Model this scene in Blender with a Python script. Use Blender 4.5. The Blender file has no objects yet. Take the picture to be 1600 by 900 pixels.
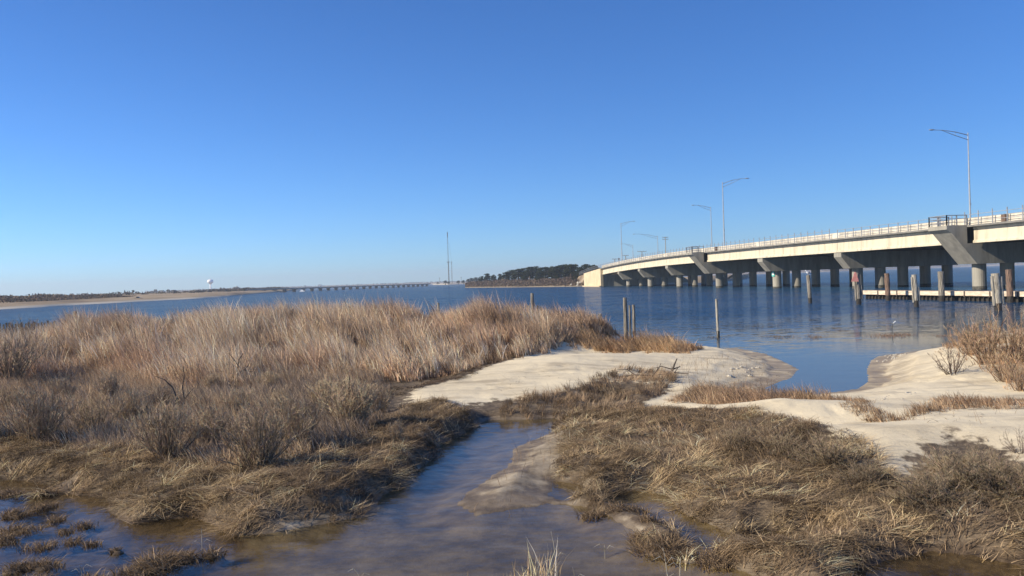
import bpy, math, random
import numpy as np
from mathutils import Matrix, Vector

random.seed(7)
RNG = np.random.default_rng(11)
SC = bpy.context.scene
COL = SC.collection

# ------------------------------------------------------------------ camera, sky, sun, exposure
CAMZ = 3.2
FPX, IW, IH = 1300.0, 1600.0, 900.0
PITCH = math.radians(0.485)
ROLL = math.atan(0.0328)
_f = np.array([0, math.cos(PITCH), -math.sin(PITCH)])
_r0 = np.array([1.0, 0, 0])
_u0 = np.array([0, math.sin(PITCH), math.cos(PITCH)])
_r = math.cos(ROLL) * _r0 - math.sin(ROLL) * _u0
_u = math.sin(ROLL) * _r0 + math.cos(ROLL) * _u0
cam_d = bpy.data.cameras.new('camera')
cam = bpy.data.objects.new('camera', cam_d)
COL.objects.link(cam)
M = Matrix(((_r[0], _u[0], -_f[0], 0), (_r[1], _u[1], -_f[1], 0), (_r[2], _u[2], -_f[2], CAMZ), (0, 0, 0, 1)))
cam.matrix_world = M
cam_d.sensor_width = 36
cam_d.lens = 36 * FPX / IW
cam_d.clip_start = 0.05
cam_d.clip_end = 60000
SC.camera = cam

SUN_EL = math.radians(29)
SUN_DIR = np.array([-0.96, -0.28])            # horizontal direction towards the sun
SUN_DIR = SUN_DIR / np.linalg.norm(SUN_DIR)
world = bpy.data.worlds.new('World')
SC.world = world
world.use_nodes = True
nt = world.node_tree
nt.nodes.clear()
wo = nt.nodes.new('ShaderNodeOutputWorld')
bg = nt.nodes.new('ShaderNodeBackground')
sky = nt.nodes.new('ShaderNodeTexSky')
sky.sky_type = 'NISHITA'
sky.sun_disc = False
sky.sun_elevation = SUN_EL
sky.sun_rotation = -math.atan2(SUN_DIR[0], SUN_DIR[1])
sky.altitude = 0
sky.air_density = 0.85
sky.dust_density = 0.1
sky.ozone_density = 5.0
hs = nt.nodes.new('ShaderNodeHueSaturation')
hs.inputs['Saturation'].default_value = 1.10
hs.inputs['Value'].default_value = 1.0
nt.links.new(sky.outputs[0], hs.inputs['Color'])
tn = nt.nodes.new('ShaderNodeMix'); tn.data_type = 'RGBA'; tn.blend_type = 'MULTIPLY'
tn.inputs[0].default_value = 1.0; tn.inputs[7].default_value = (0.70, 1.0, 1.35, 1)      # the blue cast of clear winter air
nt.links.new(hs.outputs[0], tn.inputs[6]); nt.links.new(tn.outputs[2], bg.inputs[0])
bg.inputs[1].default_value = 0.076
nt.links.new(bg.outputs[0], wo.inputs[0])

sl = bpy.data.lights.new('sun', 'SUN')
sl.energy = 5.0
sl.angle = math.radians(0.5)
sl.color = (1.0, 0.90, 0.735)
so = bpy.data.objects.new('sun', sl)
COL.objects.link(so)
_sv = Vector((SUN_DIR[0] * math.cos(SUN_EL), SUN_DIR[1] * math.cos(SUN_EL), math.sin(SUN_EL)))
so.rotation_euler = _sv.to_track_quat('Z', 'Y').to_euler()
so.location = (-40, -20, 60)
SC.view_settings.view_transform = 'Standard'
SC.view_settings.look = 'None'
SC.view_settings.exposure = 0.62
SC.view_settings.gamma = 1.0
SC.render.resolution_x = 1024
SC.render.resolution_y = 576
try:
    SC.cycles.max_bounces = 6
    SC.cycles.diffuse_bounces = 3
    SC.cycles.glossy_bounces = 3
    SC.cycles.transmission_bounces = 4
    SC.cycles.transparent_max_bounces = 8
    SC.cycles.volume_bounces = 0
except Exception:
    pass

# ------------------------------------------------------------------ placing helpers
def ray(px, py):
    return (px - IW / 2) / FPX * _r + (IH / 2 - py) / FPX * _u + _f

def G(px, py, z=0.0):
    """point of the level z that the photo shows at this pixel"""
    d = ray(px, py)
    t = (z - CAMZ) / d[2]
    return np.array([d[0] * t, d[1] * t, z])

def AT(px, py, Y):
    """point at distance Y that the photo shows at this pixel"""
    d = ray(px, py)
    t = Y / d[1]
    return np.array([d[0] * t, Y, CAMZ + d[2] * t])

def PX(p):
    q = np.asarray(p, float) - np.array([0, 0, CAMZ])
    w = q @ _f
    return 800 + FPX * (q @ _r) / w, 450 - FPX * (q @ _u) / w

def smooth(a, b, x):
    t = np.clip((x - a) / (b - a), 0, 1)
    return t * t * (3 - 2 * t)

_tabs = {}
def noise(x, y, scale=1.0, seed=0):
    """smooth value noise, -1..1"""
    if seed not in _tabs:
        _tabs[seed] = np.random.default_rng(seed + 1000).uniform(-1, 1, (256, 256))
    T = _tabs[seed]
    x = np.asarray(x, float) / scale + 1000.3
    y = np.asarray(y, float) / scale + 1000.7
    xi = np.floor(x).astype(int); yi = np.floor(y).astype(int)
    fx = x - xi; fy = y - yi
    fx = fx * fx * (3 - 2 * fx); fy = fy * fy * (3 - 2 * fy)
    a = T[xi % 256, yi % 256]; b = T[(xi + 1) % 256, yi % 256]
    c = T[xi % 256, (yi + 1) % 256]; d = T[(xi + 1) % 256, (yi + 1) % 256]
    return (a * (1 - fx) + b * fx) * (1 - fy) + (c * (1 - fx) + d * fx) * fy

def fbm(x, y, scale, seed=0, n=4):
    s = 0; a = 1; t = 0
    for k in range(n):
        s = s + a * noise(x, y, scale / 2 ** k, seed + k)
        t += a; a *= 0.55
    return s / t

def inside(x, y, poly):
    poly = np.asarray(poly, float)
    c = np.zeros(np.shape(x), bool)
    n = len(poly)
    for i in range(n):
        x0, y0 = poly[i][:2]; x1, y1 = poly[(i + 1) % n][:2]
        cond = (y0 > y) != (y1 > y)
        xs = (x1 - x0) * (y - y0) / ((y1 - y0) if y1 != y0 else 1e-9) + x0
        c ^= cond & (x < xs)
    return c

def sdist(x, y, poly):
    """signed distance, positive inside"""
    poly = np.asarray(poly, float)
    d = np.full(np.shape(x), 1e9)
    n = len(poly)
    for i in range(n):
        ax, ay = poly[i][:2]; bx, by = poly[(i + 1) % n][:2]
        vx, vy = bx - ax, by - ay
        t = np.clip(((x - ax) * vx + (y - ay) * vy) / (vx * vx + vy * vy + 1e-12), 0, 1)
        d = np.minimum(d, np.hypot(x - ax - t * vx, y - ay - t * vy))
    return np.where(inside(x, y, poly), d, -d)

# ------------------------------------------------------------------ mesh helpers
def link(name, me, mat=None, parent=None):
    o = bpy.data.objects.new(name, me)
    COL.objects.link(o)
    if mat is not None and me is not None and not me.materials:
        me.materials.append(mat)
    if parent is not None:
        o.parent = parent
    return o

def empty(name, loc=(0, 0, 0), rz=0.0):
    o = bpy.data.objects.new(name, None)
    COL.objects.link(o)
    o.empty_display_size = 0.3
    o.location = tuple(float(v) for v in loc)
    o.rotation_euler = (0, 0, rz)
    return o

def tag(o, label=None, cat=None, group=None, kind=None):
    if label: o['label'] = label
    if cat: o['category'] = cat
    if group: o['group'] = group
    if kind: o['kind'] = kind
    return o

def copy_tree(o, parent=None):
    c = o.copy()
    COL.objects.link(c)
    if parent is not None:
        c.parent = parent
    for ch in list(o.children):
        copy_tree(ch, c)
    return c

def fast_mesh(name, V, F, col=None, smoothed=False):
    """V (n,3), F list of arrays, each (m,k) faces of k corners"""
    me = bpy.data.meshes.new(name)
    V = np.ascontiguousarray(V, dtype=np.float32)
    me.vertices.add(len(V))
    me.vertices.foreach_set('co', V.ravel())
    F = [np.asarray(f, dtype=np.int32) for f in F if len(f)]
    loops = np.concatenate([f.ravel() for f in F])
    tot = np.concatenate([np.full(len(f), f.shape[1], dtype=np.int32) for f in F])
    st = np.concatenate([[0], np.cumsum(tot)[:-1]]).astype(np.int32)
    me.loops.add(len(loops))
    me.loops.foreach_set('vertex_index', loops)
    me.polygons.add(len(tot))
    me.polygons.foreach_set('loop_start', st)
    me.polygons.foreach_set('loop_total', tot)
    me.polygons.foreach_set('use_smooth', np.full(len(tot), smoothed, dtype=bool))
    if col is not None:
        at = me.color_attributes.new('col', 'FLOAT_COLOR', 'POINT')
        c4 = np.ones((len(V), 4), dtype=np.float32)
        c4[:, :3] = col
        at.data.foreach_set('color', c4.ravel())
    me.update(calc_edges=True)
    return me

class MB:
    """collects simple solids for one mesh"""
    def __init__(self):
        self.v = []; self.f = []
    def add(self, vs, fs):
        b = len(self.v)
        self.v += [tuple(map(float, p)) for p in vs]
        self.f += [tuple(b + i for i in f) for f in fs]
        return self
    def box(self, c, s, rz=0.0):
        cx, cy, cz = c; hx, hy, hz = s[0] / 2, s[1] / 2, s[2] / 2
        ca, sa = math.cos(rz), math.sin(rz)
        vs = []
        for z in (-hz, hz):
            for x, y in ((-hx, -hy), (hx, -hy), (hx, hy), (-hx, hy)):
                vs.append((cx + x * ca - y * sa, cy + x * sa + y * ca, cz + z))
        return self.add(vs, [(3, 2, 1, 0), (4, 5, 6, 7), (0, 1, 5, 4), (1, 2, 6, 5), (2, 3, 7, 6), (3, 0, 4, 7)])
    def tube(self, pts, rad, n=8, jit=0.0):
        pts = [np.asarray(p, float) for p in pts]
        if not hasattr(rad, '__len__'): rad = [rad] * len(pts)
        rings = []
        for i, p in enumerate(pts):
            t = pts[min(i + 1, len(pts) - 1)] - pts[max(i - 1, 0)]
            t = t / (np.linalg.norm(t) + 1e-9)
            a = np.cross(t, [0, 0, 1.0]) if abs(t[2]) < 0.95 else np.cross(t, [0, 1.0, 0])
            a /= np.linalg.norm(a); b = np.cross(t, a)
            ring = []
            for k in range(n):
                an = 2 * math.pi * k / n
                rr = rad[i] * (1 + random.uniform(-jit, jit))
                ring.append(p + rr * (math.cos(an) * a + math.sin(an) * b))
            rings.append(ring)
        vs = [q for r in rings for q in r]
        fs = []
        for i in range(len(rings) - 1):
            for k in range(n):
                k2 = (k + 1) % n
                fs.append((i * n + k, i * n + k2, (i + 1) * n + k2, (i + 1) * n + k))
        fs.append(tuple(range(n - 1, -1, -1)))
        fs.append(tuple((len(rings) - 1) * n + k for k in range(n)))
        return self.add(vs, fs)
    def prism(self, poly, vec):
        """closed polygon of 3-D points pushed along vec"""
        n = len(poly); vec = np.asarray(vec, float)
        vs = [np.asarray(p, float) for p in poly] + [np.asarray(p, float) + vec for p in poly]
        fs = [tuple(range(n - 1, -1, -1)), tuple(range(n, 2 * n))]
        fs += [(i, (i + 1) % n, n + (i + 1) % n, n + i) for i in range(n)]
        return self.add(vs, fs)
    def ball(self, c, s, nu=12, nv=8, jit=0.0):
        vs = []; fs = []
        for j in range(nv + 1):
            th = math.pi * j / nv
            for i in range(nu):
                ph = 2 * math.pi * i / nu
                k = 1 + random.uniform(-jit, jit)
                vs.append((c[0] + s[0] * k * math.sin(th) * math.cos(ph), c[1] + s[1] * k * math.sin(th) * math.sin(ph), c[2] + s[2] * k * math.cos(th)))
        for j in range(nv):
            for i in range(nu):
                i2 = (i + 1) % nu
                fs.append((j * nu + i, (j + 1) * nu + i, (j + 1) * nu + i2, j * nu + i2))
        return self.add(vs, fs)
    def build(self, name, mat, parent=None, smoothed=False, fixn=True):
        me = bpy.data.meshes.new(name)
        me.from_pydata(self.v, [], self.f)
        if fixn:
            import bmesh
            bm = bmesh.new(); bm.from_mesh(me)
            bmesh.ops.recalc_face_normals(bm, faces=bm.faces)
            bm.to_mesh(me); bm.free()
        if smoothed:
            me.polygons.foreach_set('use_smooth', [True] * len(me.polygons))
        me.update()
        return link(name, me, mat, parent)

# ------------------------------------------------------------------ materials
def new_mat(name):
    m = bpy.data.materials.new(name)
    m.use_nodes = True
    t = m.node_tree
    return m, t, t.nodes['Principled BSDF'], t.nodes['Material Output']

def surf(name, c1, c2=None, scale=2.0, rough=0.85, bump=0.0, bscale=None, detail=6, stretch=(1, 1, 1), contrast=(0.35, 0.65), metal=0.0, c3=None):
    m, t, b, o = new_mat(name)
    b.inputs['Roughness'].default_value = rough
    b.inputs['Metallic'].default_value = metal
    b.inputs['Specular IOR Level'].default_value = 0.3
    tc = t.nodes.new('ShaderNodeTexCoord')
    mp = t.nodes.new('ShaderNodeMapping')
    mp.inputs['Scale'].default_value = stretch
    t.links.new(tc.outputs['Object'], mp.inputs[0])
    n = t.nodes.new('ShaderNodeTexNoise')
    n.inputs['Scale'].default_value = scale
    n.inputs['Detail'].default_value = detail
    n.inputs['Roughness'].default_value = 0.65
    t.links.new(mp.outputs[0], n.inputs[0])
    cr = t.nodes.new('ShaderNodeValToRGB')
    cr.color_ramp.elements[0].position = contrast[0]
    cr.color_ramp.elements[1].position = contrast[1]
    cr.color_ramp.elements[0].color = (*c1, 1)
    cr.color_ramp.elements[1].color = (*(c2 or c1), 1)
    if c3:
        e = cr.color_ramp.elements.new((contrast[0] + contrast[1]) / 2); e.color = (*c3, 1)
    t.links.new(n.outputs[0], cr.inputs[0])
    t.links.new(cr.outputs[0], b.inputs['Base Color'])
    if bump:
        n2 = t.nodes.new('ShaderNodeTexNoise')
        n2.inputs['Scale'].default_value = bscale or scale * 4
        n2.inputs['Detail'].default_value = 5
        t.links.new(mp.outputs[0], n2.inputs[0])
        bp = t.nodes.new('ShaderNodeBump')
        bp.inputs['Strength'].default_value = bump
        bp.inputs['Distance'].default_value = 0.05
        t.links.new(n2.outputs[0], bp.inputs['Height'])
        t.links.new(bp.outputs[0], b.inputs['Normal'])
    return m

MT = {}
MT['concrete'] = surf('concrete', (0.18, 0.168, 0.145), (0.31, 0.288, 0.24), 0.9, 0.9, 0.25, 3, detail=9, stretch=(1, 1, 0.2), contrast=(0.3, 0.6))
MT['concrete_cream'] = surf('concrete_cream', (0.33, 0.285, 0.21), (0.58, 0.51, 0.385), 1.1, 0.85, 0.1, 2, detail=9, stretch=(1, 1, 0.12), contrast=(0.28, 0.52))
MT['tide'] = surf('tide_stain', (0.03, 0.03, 0.025), (0.12, 0.11, 0.09), 2, 0.7)
MT['concrete_slab'] = surf('concrete_slab', (0.13, 0.125, 0.115), (0.23, 0.215, 0.195), 0.6, 0.9, 0.2, 3)
MT['concrete_parapet'] = surf('concrete_parapet', (0.42, 0.38, 0.31), (0.62, 0.57, 0.48), 0.8, 0.9, 0.15, 3)
MT['concrete_tan'] = surf('concrete_tan', (0.48, 0.38, 0.24), (0.60, 0.49, 0.33), 0.4, 0.9, 0.15, 2)
MT['asphalt'] = surf('asphalt', (0.045, 0.045, 0.045), (0.06, 0.06, 0.058), 3, 0.9)
MT['girder_shade_tone'] = surf('girder_shade_tone', (0.06, 0.058, 0.052), (0.11, 0.105, 0.095), 0.5, 0.9)  # inner girders: the shade under the deck is put into this colour
MT['metal'] = surf('galvanised_metal', (0.30, 0.31, 0.32), (0.42, 0.43, 0.44), 2, 0.5, metal=0.3)
MT['rail_metal'] = surf('rail_metal', (0.20, 0.20, 0.20), (0.32, 0.32, 0.32), 2, 0.55, metal=0.3)
MT['rust_metal'] = surf('rust_metal', (0.07, 0.06, 0.05), (0.14, 0.11, 0.09), 2, 0.8)
MT['old_wood'] = surf('weathered_wood', (0.06, 0.054, 0.046), (0.32, 0.285, 0.235), 3.0, 0.9, 0.7, 9, stretch=(6, 6, 0.5), c3=(0.19, 0.17, 0.14))
MT['red_wood'] = surf('reddish_wood', (0.06, 0.048, 0.04), (0.25, 0.16, 0.115), 3.0, 0.9, 0.7, 9, stretch=(6, 6, 0.6))
MT['wet_wood'] = surf('wet_dark_wood', (0.015, 0.013, 0.011), (0.05, 0.043, 0.035), 3, 0.6, 0.5, 9, stretch=(4, 4, 0.7))
MT['pale_wood'] = surf('pale_timber', (0.40, 0.31, 0.22), (0.66, 0.56, 0.44), 1.2, 0.85, 0.2, 4, stretch=(1, 1, 4))
MT['bleached_wood'] = surf('bleached_wood', (0.12, 0.105, 0.085), (0.46, 0.42, 0.345), 3, 0.9, 0.5, 8, stretch=(6, 6, 0.6))
MT['sign_red'] = surf('faded_red', (0.62, 0.22, 0.17), (0.72, 0.33, 0.26), 4, 0.6)
MT['sign_teal'] = surf('teal_paint', (0.10, 0.42, 0.36), (0.13, 0.48, 0.42), 4, 0.6)
MT['white'] = surf('white_paint', (0.72, 0.72, 0.70), (0.80, 0.80, 0.78), 3, 0.6)
MT['tank_white'] = surf('tank_white', (0.74, 0.75, 0.76), (0.8, 0.8, 0.8), 0.1, 0.5)
MT['gull_white'] = surf('white_feathers', (0.75, 0.74, 0.72), (0.82, 0.81, 0.8), 8, 0.8)
MT['gull_grey'] = surf('grey_feathers', (0.34, 0.35, 0.37), (0.42, 0.43, 0.45), 8, 0.8)
MT['gull_beak'] = surf('yellow_beak', (0.6, 0.4, 0.08), (0.6, 0.42, 0.1), 8, 0.5)
MT['bark_dark'] = surf('dark_bark', (0.035, 0.028, 0.024), (0.09, 0.075, 0.065), 12, 0.9, 0.6, 30)
MT['bark'] = surf('pine_bark', (0.08, 0.06, 0.045), (0.16, 0.12, 0.09), 2, 0.9)
MT['rock'] = surf('granite_rock', (0.26, 0.24, 0.21), (0.50, 0.47, 0.41), 1.5, 0.9, 0.6, 4)
MT['shell'] = surf('shells', (0.30, 0.27, 0.22), (0.52, 0.48, 0.41), 20, 0.8)
MT['far_sand'] = surf('far_beach_sand', (0.28, 0.24, 0.18), (0.40, 0.345, 0.265), 0.05, 0.95)
MT['house_grey'] = surf('weathered_shingle', (0.14, 0.135, 0.13), (0.22, 0.21, 0.20), 0.3, 0.9)
MT['house_white'] = surf('white_siding', (0.55, 0.55, 0.53), (0.66, 0.66, 0.64), 0.3, 0.8)
MT['house_tan'] = surf('tan_siding', (0.34, 0.29, 0.22), (0.42, 0.36, 0.28), 0.3, 0.8)
MT['roof'] = surf('dark_shingles', (0.06, 0.06, 0.065), (0.11, 0.11, 0.115), 0.4, 0.9)
MT['window'] = surf('window_glass', (0.02, 0.025, 0.03), (0.03, 0.035, 0.04), 1, 0.1)
MT['truck_paint'] = surf('dark_green_paint', (0.02, 0.03, 0.025), (0.025, 0.035, 0.03), 1, 0.35)
MT['rubber'] = surf('rubber', (0.015, 0.015, 0.015), (0.03, 0.03, 0.03), 5, 0.8)

def leaf_mat(name, translucent=0.25, rough=0.9):
    m, t, b, o = new_mat(name)
    t.nodes.remove(b)
    a = t.nodes.new('ShaderNodeAttribute'); a.attribute_name = 'col'
    d = t.nodes.new('ShaderNodeBsdfDiffuse')
    tr = t.nodes.new('ShaderNodeBsdfTranslucent')
    mx = t.nodes.new('ShaderNodeMixShader'); mx.inputs[0].default_value = translucent
    t.links.new(a.outputs['Color'], d.inputs[0]); t.links.new(a.outputs['Color'], tr.inputs[0])
    t.links.new(d.outputs[0], mx.inputs[1]); t.links.new(tr.outputs[0], mx.inputs[2])
    t.links.new(mx.outputs[0], o.inputs[0])
    return m
MT['blade'] = leaf_mat('dry_blades', 0.25)
MT['twig'] = leaf_mat('dry_twigs', 0.0)
MT['leaf'] = leaf_mat('evergreen_needles', 0.12)

# ------------------------------------------------------------------ strips (grass, twigs)
def blades(P, az, L, W, t0, t1, col, segs=3, ground=None, face=None, sd=0):
    """tapered curved strips; az direction of lean, t0/t1 tilt from vertical at base and tip"""
    n = len(P)
    rng = np.random.default_rng(sd + 5)
    fa = rng.uniform(0, math.pi, n) if face is None else face
    wx, wy = np.cos(fa) , np.sin(fa)
    pts = [P.copy()]
    cur = P.copy()
    for k in range(segs):
        tt = t0 + (t1 - t0) * ((k + 0.5) / segs)
        st = L / segs
        cur = cur + np.stack([np.sin(tt) * np.cos(az) * st, np.sin(tt) * np.sin(az) * st, np.cos(tt) * st], 1)
        if ground is not None:
            g = ground(cur[:, 0], cur[:, 1])
            cur[:, 2] = np.maximum(cur[:, 2], g + 0.012 + 0.03 * rng.random(n))
        pts.append(cur)
    V = np.zeros((n, 2 * segs + 1, 3))
    for k in range(segs):
        w = (W * (1 - 0.75 * k / segs) / 2)
        off = np.stack([wx * w, wy * w, 0 * w], 1)
        V[:, 2 * k] = pts[k] - off
        V[:, 2 * k + 1] = pts[k] + off
    V[:, 2 * segs] = pts[segs]
    base = (np.arange(n) * (2 * segs + 1))[:, None]
    Q = []
    for k in range(segs - 1):
        Q.append(base + np.array([[2 * k, 2 * k + 1, 2 * k + 3, 2 * k + 2]]))
    T = base + np.array([[2 * segs - 2, 2 * segs - 1, 2 * segs]])
    C = np.repeat(col[:, None, :], 2 * segs + 1, 1).reshape(-1, 3)
    return V.reshape(-1, 3), (np.concatenate(Q) if Q else np.zeros((0, 4), int)), T, C

class Field:
    def __init__(self): self.V = []; self.Q = []; self.T = []; self.C = []; self.n = 0
    def add(self, V, Q, T, C):
        self.V.append(V); self.Q.append(Q + self.n); self.T.append(T + self.n); self.C.append(C * np.array([1.05, .985, .92])); self.n += len(V)
    def build(self, name, mat, label, cat, kind='stuff'):
        me = fast_mesh(name, np.concatenate(self.V), [np.concatenate(self.Q), np.concatenate(self.T)], np.concatenate(self.C))
        o = link(name, me, mat)
        tag(o, label, cat, None, kind)
        return o

def palette(rng, n, cols, w=None, var=0.18):
    cols = np.array(cols)
    idx = rng.choice(len(cols), n, p=w)
    c = cols[idx] * (1 + rng.normal(0, var, (n, 1))) * (1 + rng.normal(0, 0.04, (n, 3)))
    return np.clip(c, 0.01, 0.8)

def segs_mesh(name, A, B, ra, rb, col, n=3):
    """thin prisms from A to B"""
    A = np.asarray(A, float); B = np.asarray(B, float); ra = np.asarray(ra, float); rb = np.asarray(rb, float)
    t = B - A; t /= np.linalg.norm(t, axis=1)[:, None] + 1e-9
    ref = np.where(np.abs(t[:, 2:3]) < 0.9, np.array([[0, 0, 1.0]]), np.array([[1.0, 0, 0]]))
    a = np.cross(t, ref); a /= np.linalg.norm(a, axis=1)[:, None] + 1e-9
    b = np.cross(t, a)
    m = len(A)
    V = np.zeros((m, 2 * n, 3))
    for k in range(n):
        an = 2 * math.pi * k / n
        d = math.cos(an) * a + math.sin(an) * b
        V[:, k] = A + d * ra[:, None]; V[:, n + k] = B + d * rb[:, None]
    base = (np.arange(m) * 2 * n)[:, None]
    F = np.concatenate([base + np.array([[k, (k + 1) % n, n + (k + 1) % n, n + k]]) for k in range(n)])
    C = np.repeat(np.asarray(col)[:, None, :], 2 * n, 1).reshape(-1, 3)
    return fast_mesh(name, V.reshape(-1, 3), [F], C)

def clumps(P, size, col, seed=0, flat=0.0):
    """loose small leaf-like quads"""
    rng = np.random.default_rng(seed)
    n = len(P)
    a = rng.normal(size=(n, 3)); a /= np.linalg.norm(a, axis=1)[:, None]
    b = np.cross(a, rng.normal(size=(n, 3))); b /= np.linalg.norm(b, axis=1)[:, None]
    s = (size * rng.uniform(0.5, 1.3, n))[:, None]
    V = np.stack([P - a * s, P + b * s * 0.45, P + a * s, P - b * s * 0.45], 1)
    F = np.arange(4 * n).reshape(n, 4)
    C = np.repeat(np.asarray(col)[:, None, :], 4, 1).reshape(-1, 3)
    return V.reshape(-1, 3), F, C

# ================================================================== LAND NEAR THE CAMERA
def GP(pts, z): return [G(x, y, z)[:2] for x, y in pts]
bay_vis = [(1095, 547), (1150, 544), (1195, 553), (1225, 566), (1246, 577), (1235, 590), (1215, 597), (1193, 606), (1206, 618), (1230, 620), (1258, 619),
           (1315, 612), (1345, 607), (1359, 596), (1356, 579), (1362, 564), (1373, 557), (1402, 553), (1448, 547), (1477, 540), (1520, 528), (1600, 512)]
LAND = [(-75, 62), (-45, 52), (-28, 45), (-15, 42.5), (-5, 41), (2, 39.5), (5.5, 37)] + GP(bay_vis, 0) + [(42, 60), (80, 70), (90, -25), (-90, -25)]
creek_px = [(763, 656), (800, 657), (865, 654), (874, 660), (852, 678), (806, 700), (792, 728), (762, 748), (735, 768), (722, 790), (745, 806), (800, 797),
            (850, 786), (910, 792), (958, 806), (985, 826), (1010, 856), (1090, 858), (1140, 880), (1190, 905), (1260, 960), (1100, 1060), (500, 1060), (-420, 1000), (-500, 770),
            (-100, 755), (60, 757), (118, 772), (165, 776), (172, 800), (210, 818), (250, 813), (290, 808), (330, 816), (362, 836),
            (400, 834), (470, 824), (520, 815), (586, 806), (590, 785), (640, 756), (652, 738), (688, 712), (690, 692), (735, 672)]
CREEK = GP(creek_px, 0)
POOLS = [GP(p, 0) for p in (
    [(966, 766), (1010, 764), (1050, 776), (1075, 800), (1120, 826), (1150, 848), (1110, 862), (1060, 838), (1030, 812), (985, 800), (945, 780)],
    [(862, 752), (900, 756), (915, 775), (880, 782), (858, 775)],
    [(1400, 876), (1460, 862), (1530, 868), (1600, 884), (1660, 930), (1340, 930), (1330, 896)],
    [(1180, 826), (1260, 832), (1290, 850), (1200, 862), (1150, 850)],
    [(-60, 748), (40, 750), (100, 756), (60, 762), (-60, 762)])]
tuss_px = [(20, 800, .35), (70, 790, .25), (35, 822, .35), (88, 808, .22), (10, 840, .3), (62, 852, .22), (105, 826, .16), (70, 880, .35), (25, 885, .25), (112, 842, .2),
           (250, 880, .5), (290, 868, .35), (215, 890, .3), (330, 862, .22), (150, 846, .16), (135, 818, .2), (15, 768, .4), (70, 768, .3), (1040, 856, .5), (1005, 836, .25), (1075, 868, .4), (1120, 876, .28),
           (1020, 818, .25), (930, 800, .28), (985, 796, .35), (560, 838, .0), (1230, 870, .4), (1300, 862, .35), (1180, 872, .25), (180, 858, .12), (60, 905, .3), (150, 900, .2)]
TUSS = [(G(x, y, 0.05)[0], G(x, y, 0.05)[1], r * .5) for x, y, r in tuss_px if r > 0]

MUD = GP([(860, 676), (900, 668), (885, 700), (872, 735), (868, 780), (850, 790), (800, 800), (740, 808), (715, 795), (735, 765), (795, 722), (806, 697)], 0.05)
MUD2 = GP([(540, 775), (600, 765), (650, 738), (655, 752), (600, 790), (585, 806), (540, 806)], 0.05)
SPIT = GP([(640, 612), (700, 598), (760, 582), (800, 568), (850, 560), (890, 556), (930, 552), (1000, 556), (1060, 552), (1095, 545), (1160, 540), (1250, 560), (1260, 580),
           (1225, 606), (1150, 612), (1060, 612), (1000, 604), (940, 602), (890, 612), (820, 622), (760, 628), (700, 640), (640, 632)], 0.25)
BEACH = GP([(1190, 622), (1260, 612), (1340, 600), (1340, 560), (1380, 548), (1460, 538), (1520, 545), (1700, 540), (1950, 560), (1950, 720), (1600, 735), (1560, 712), (1480, 700), (1430, 720),
            (1400, 748), (1372, 740), (1340, 716), (1290, 692), (1230, 668), (1160, 656), (1100, 655), (1040, 640), (1060, 630), (1130, 640)], 0.25)
WRACK = GP([(560, 600), (640, 582), (740, 566), (800, 560), (850, 556), (800, 572), (740, 590), (690, 600), (620, 612)], 0.4)
DUNE = GP([(-400, 650), (-100, 625), (0, 606), (60, 592), (150, 578), (280, 598), (350, 598), (450, 584), (560, 578), (620, 584), (700, 578), (780, 566), (830, 557), (885, 545), (930, 538), (968, 529)], 0.6) + \
       [np.array([3.8, 38.2]), np.array([1.0, 38.8]), np.array([-5, 39.5]), np.array([-15, 41]), np.array([-30, 43.5]), np.array([-52, 50])]
TIP = GP([(880, 552), (930, 532), (1000, 528), (1060, 533), (1100, 546), (1070, 556), (1020, 556), (960, 558), (910, 560)], 0.35)
THATCH_R = GP([(870, 665), (930, 640), (990, 640), (1040, 645), (1100, 660), (1170, 664), (1240, 676), (1300, 700), (1345, 725), (1372, 755), (1410, 765), (1470, 752), (1530, 742), (1600, 760), (1900, 780),
               (2000, 930), (1700, 960), (1560, 900), (1480, 862), (1380, 878), (1280, 900), (1180, 880), (1140, 850), (1060, 810), (1050, 775), (960, 765), (920, 775), (870, 745), (880, 700)], 0.2)
BANK_R = GP([(770, 632), (830, 618), (900, 606), (960, 586), (1040, 582), (1060, 600), (1010, 630), (940, 645), (880, 652), (800, 652), (768, 646)], 0.3)
THATCH_L = GP([(-400, 700), (0, 680), (100, 690), (250, 715), (400, 720), (480, 690), (600, 660), (630, 640), (690, 636), (745, 645), (745, 660), (690, 690), (655, 725), (580, 760), (560, 800), (500, 815),
               (400, 832), (350, 828), (290, 806), (200, 812), (170, 780), (100, 764), (0, 756), (-400, 750)], 0.2)
MID_L = GP([(-400, 650), (0, 606), (60, 592), (150, 578), (280, 598), (350, 598), (450, 584), (560, 578), (612, 596), (612, 640), (560, 690), (480, 715), (380, 730), (250, 722), (100, 695), (0, 690), (-400, 710)], 0.35)
STRIP_A = GP([(1040, 622), (1090, 606), (1150, 600), (1200, 606), (1260, 622), (1330, 632), (1345, 648), (1280, 640), (1200, 642), (1120, 640), (1060, 634)], 0.3)
STRIP_B = GP([(1330, 632), (1400, 668), (1430, 650), (1480, 632), (1600, 636), (1750, 640), (1750, 662), (1600, 658), (1500, 654), (1440, 662), (1420, 674), (1370, 672), (1320, 655)], 0.3)
BRUSH_R = GP([(1470, 556), (1500, 540), (1560, 530), (1640, 520), (1850, 520), (1850, 640), (1640, 625), (1590, 618), (1560, 590), (1500, 572)], 0.4)
DARK_R1 = GP([(1100, 690), (1150, 672), (1220, 674), (1290, 700), (1340, 726), (1365, 755), (1340, 770), (1260, 745), (1180, 735), (1110, 720)], 0.3)
DARK_R2 = GP([(1400, 770), (1430, 745), (1500, 722), (1560, 740), (1640, 770), (1640, 800), (1560, 790), (1480, 810), (1420, 800)], 0.3)

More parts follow.
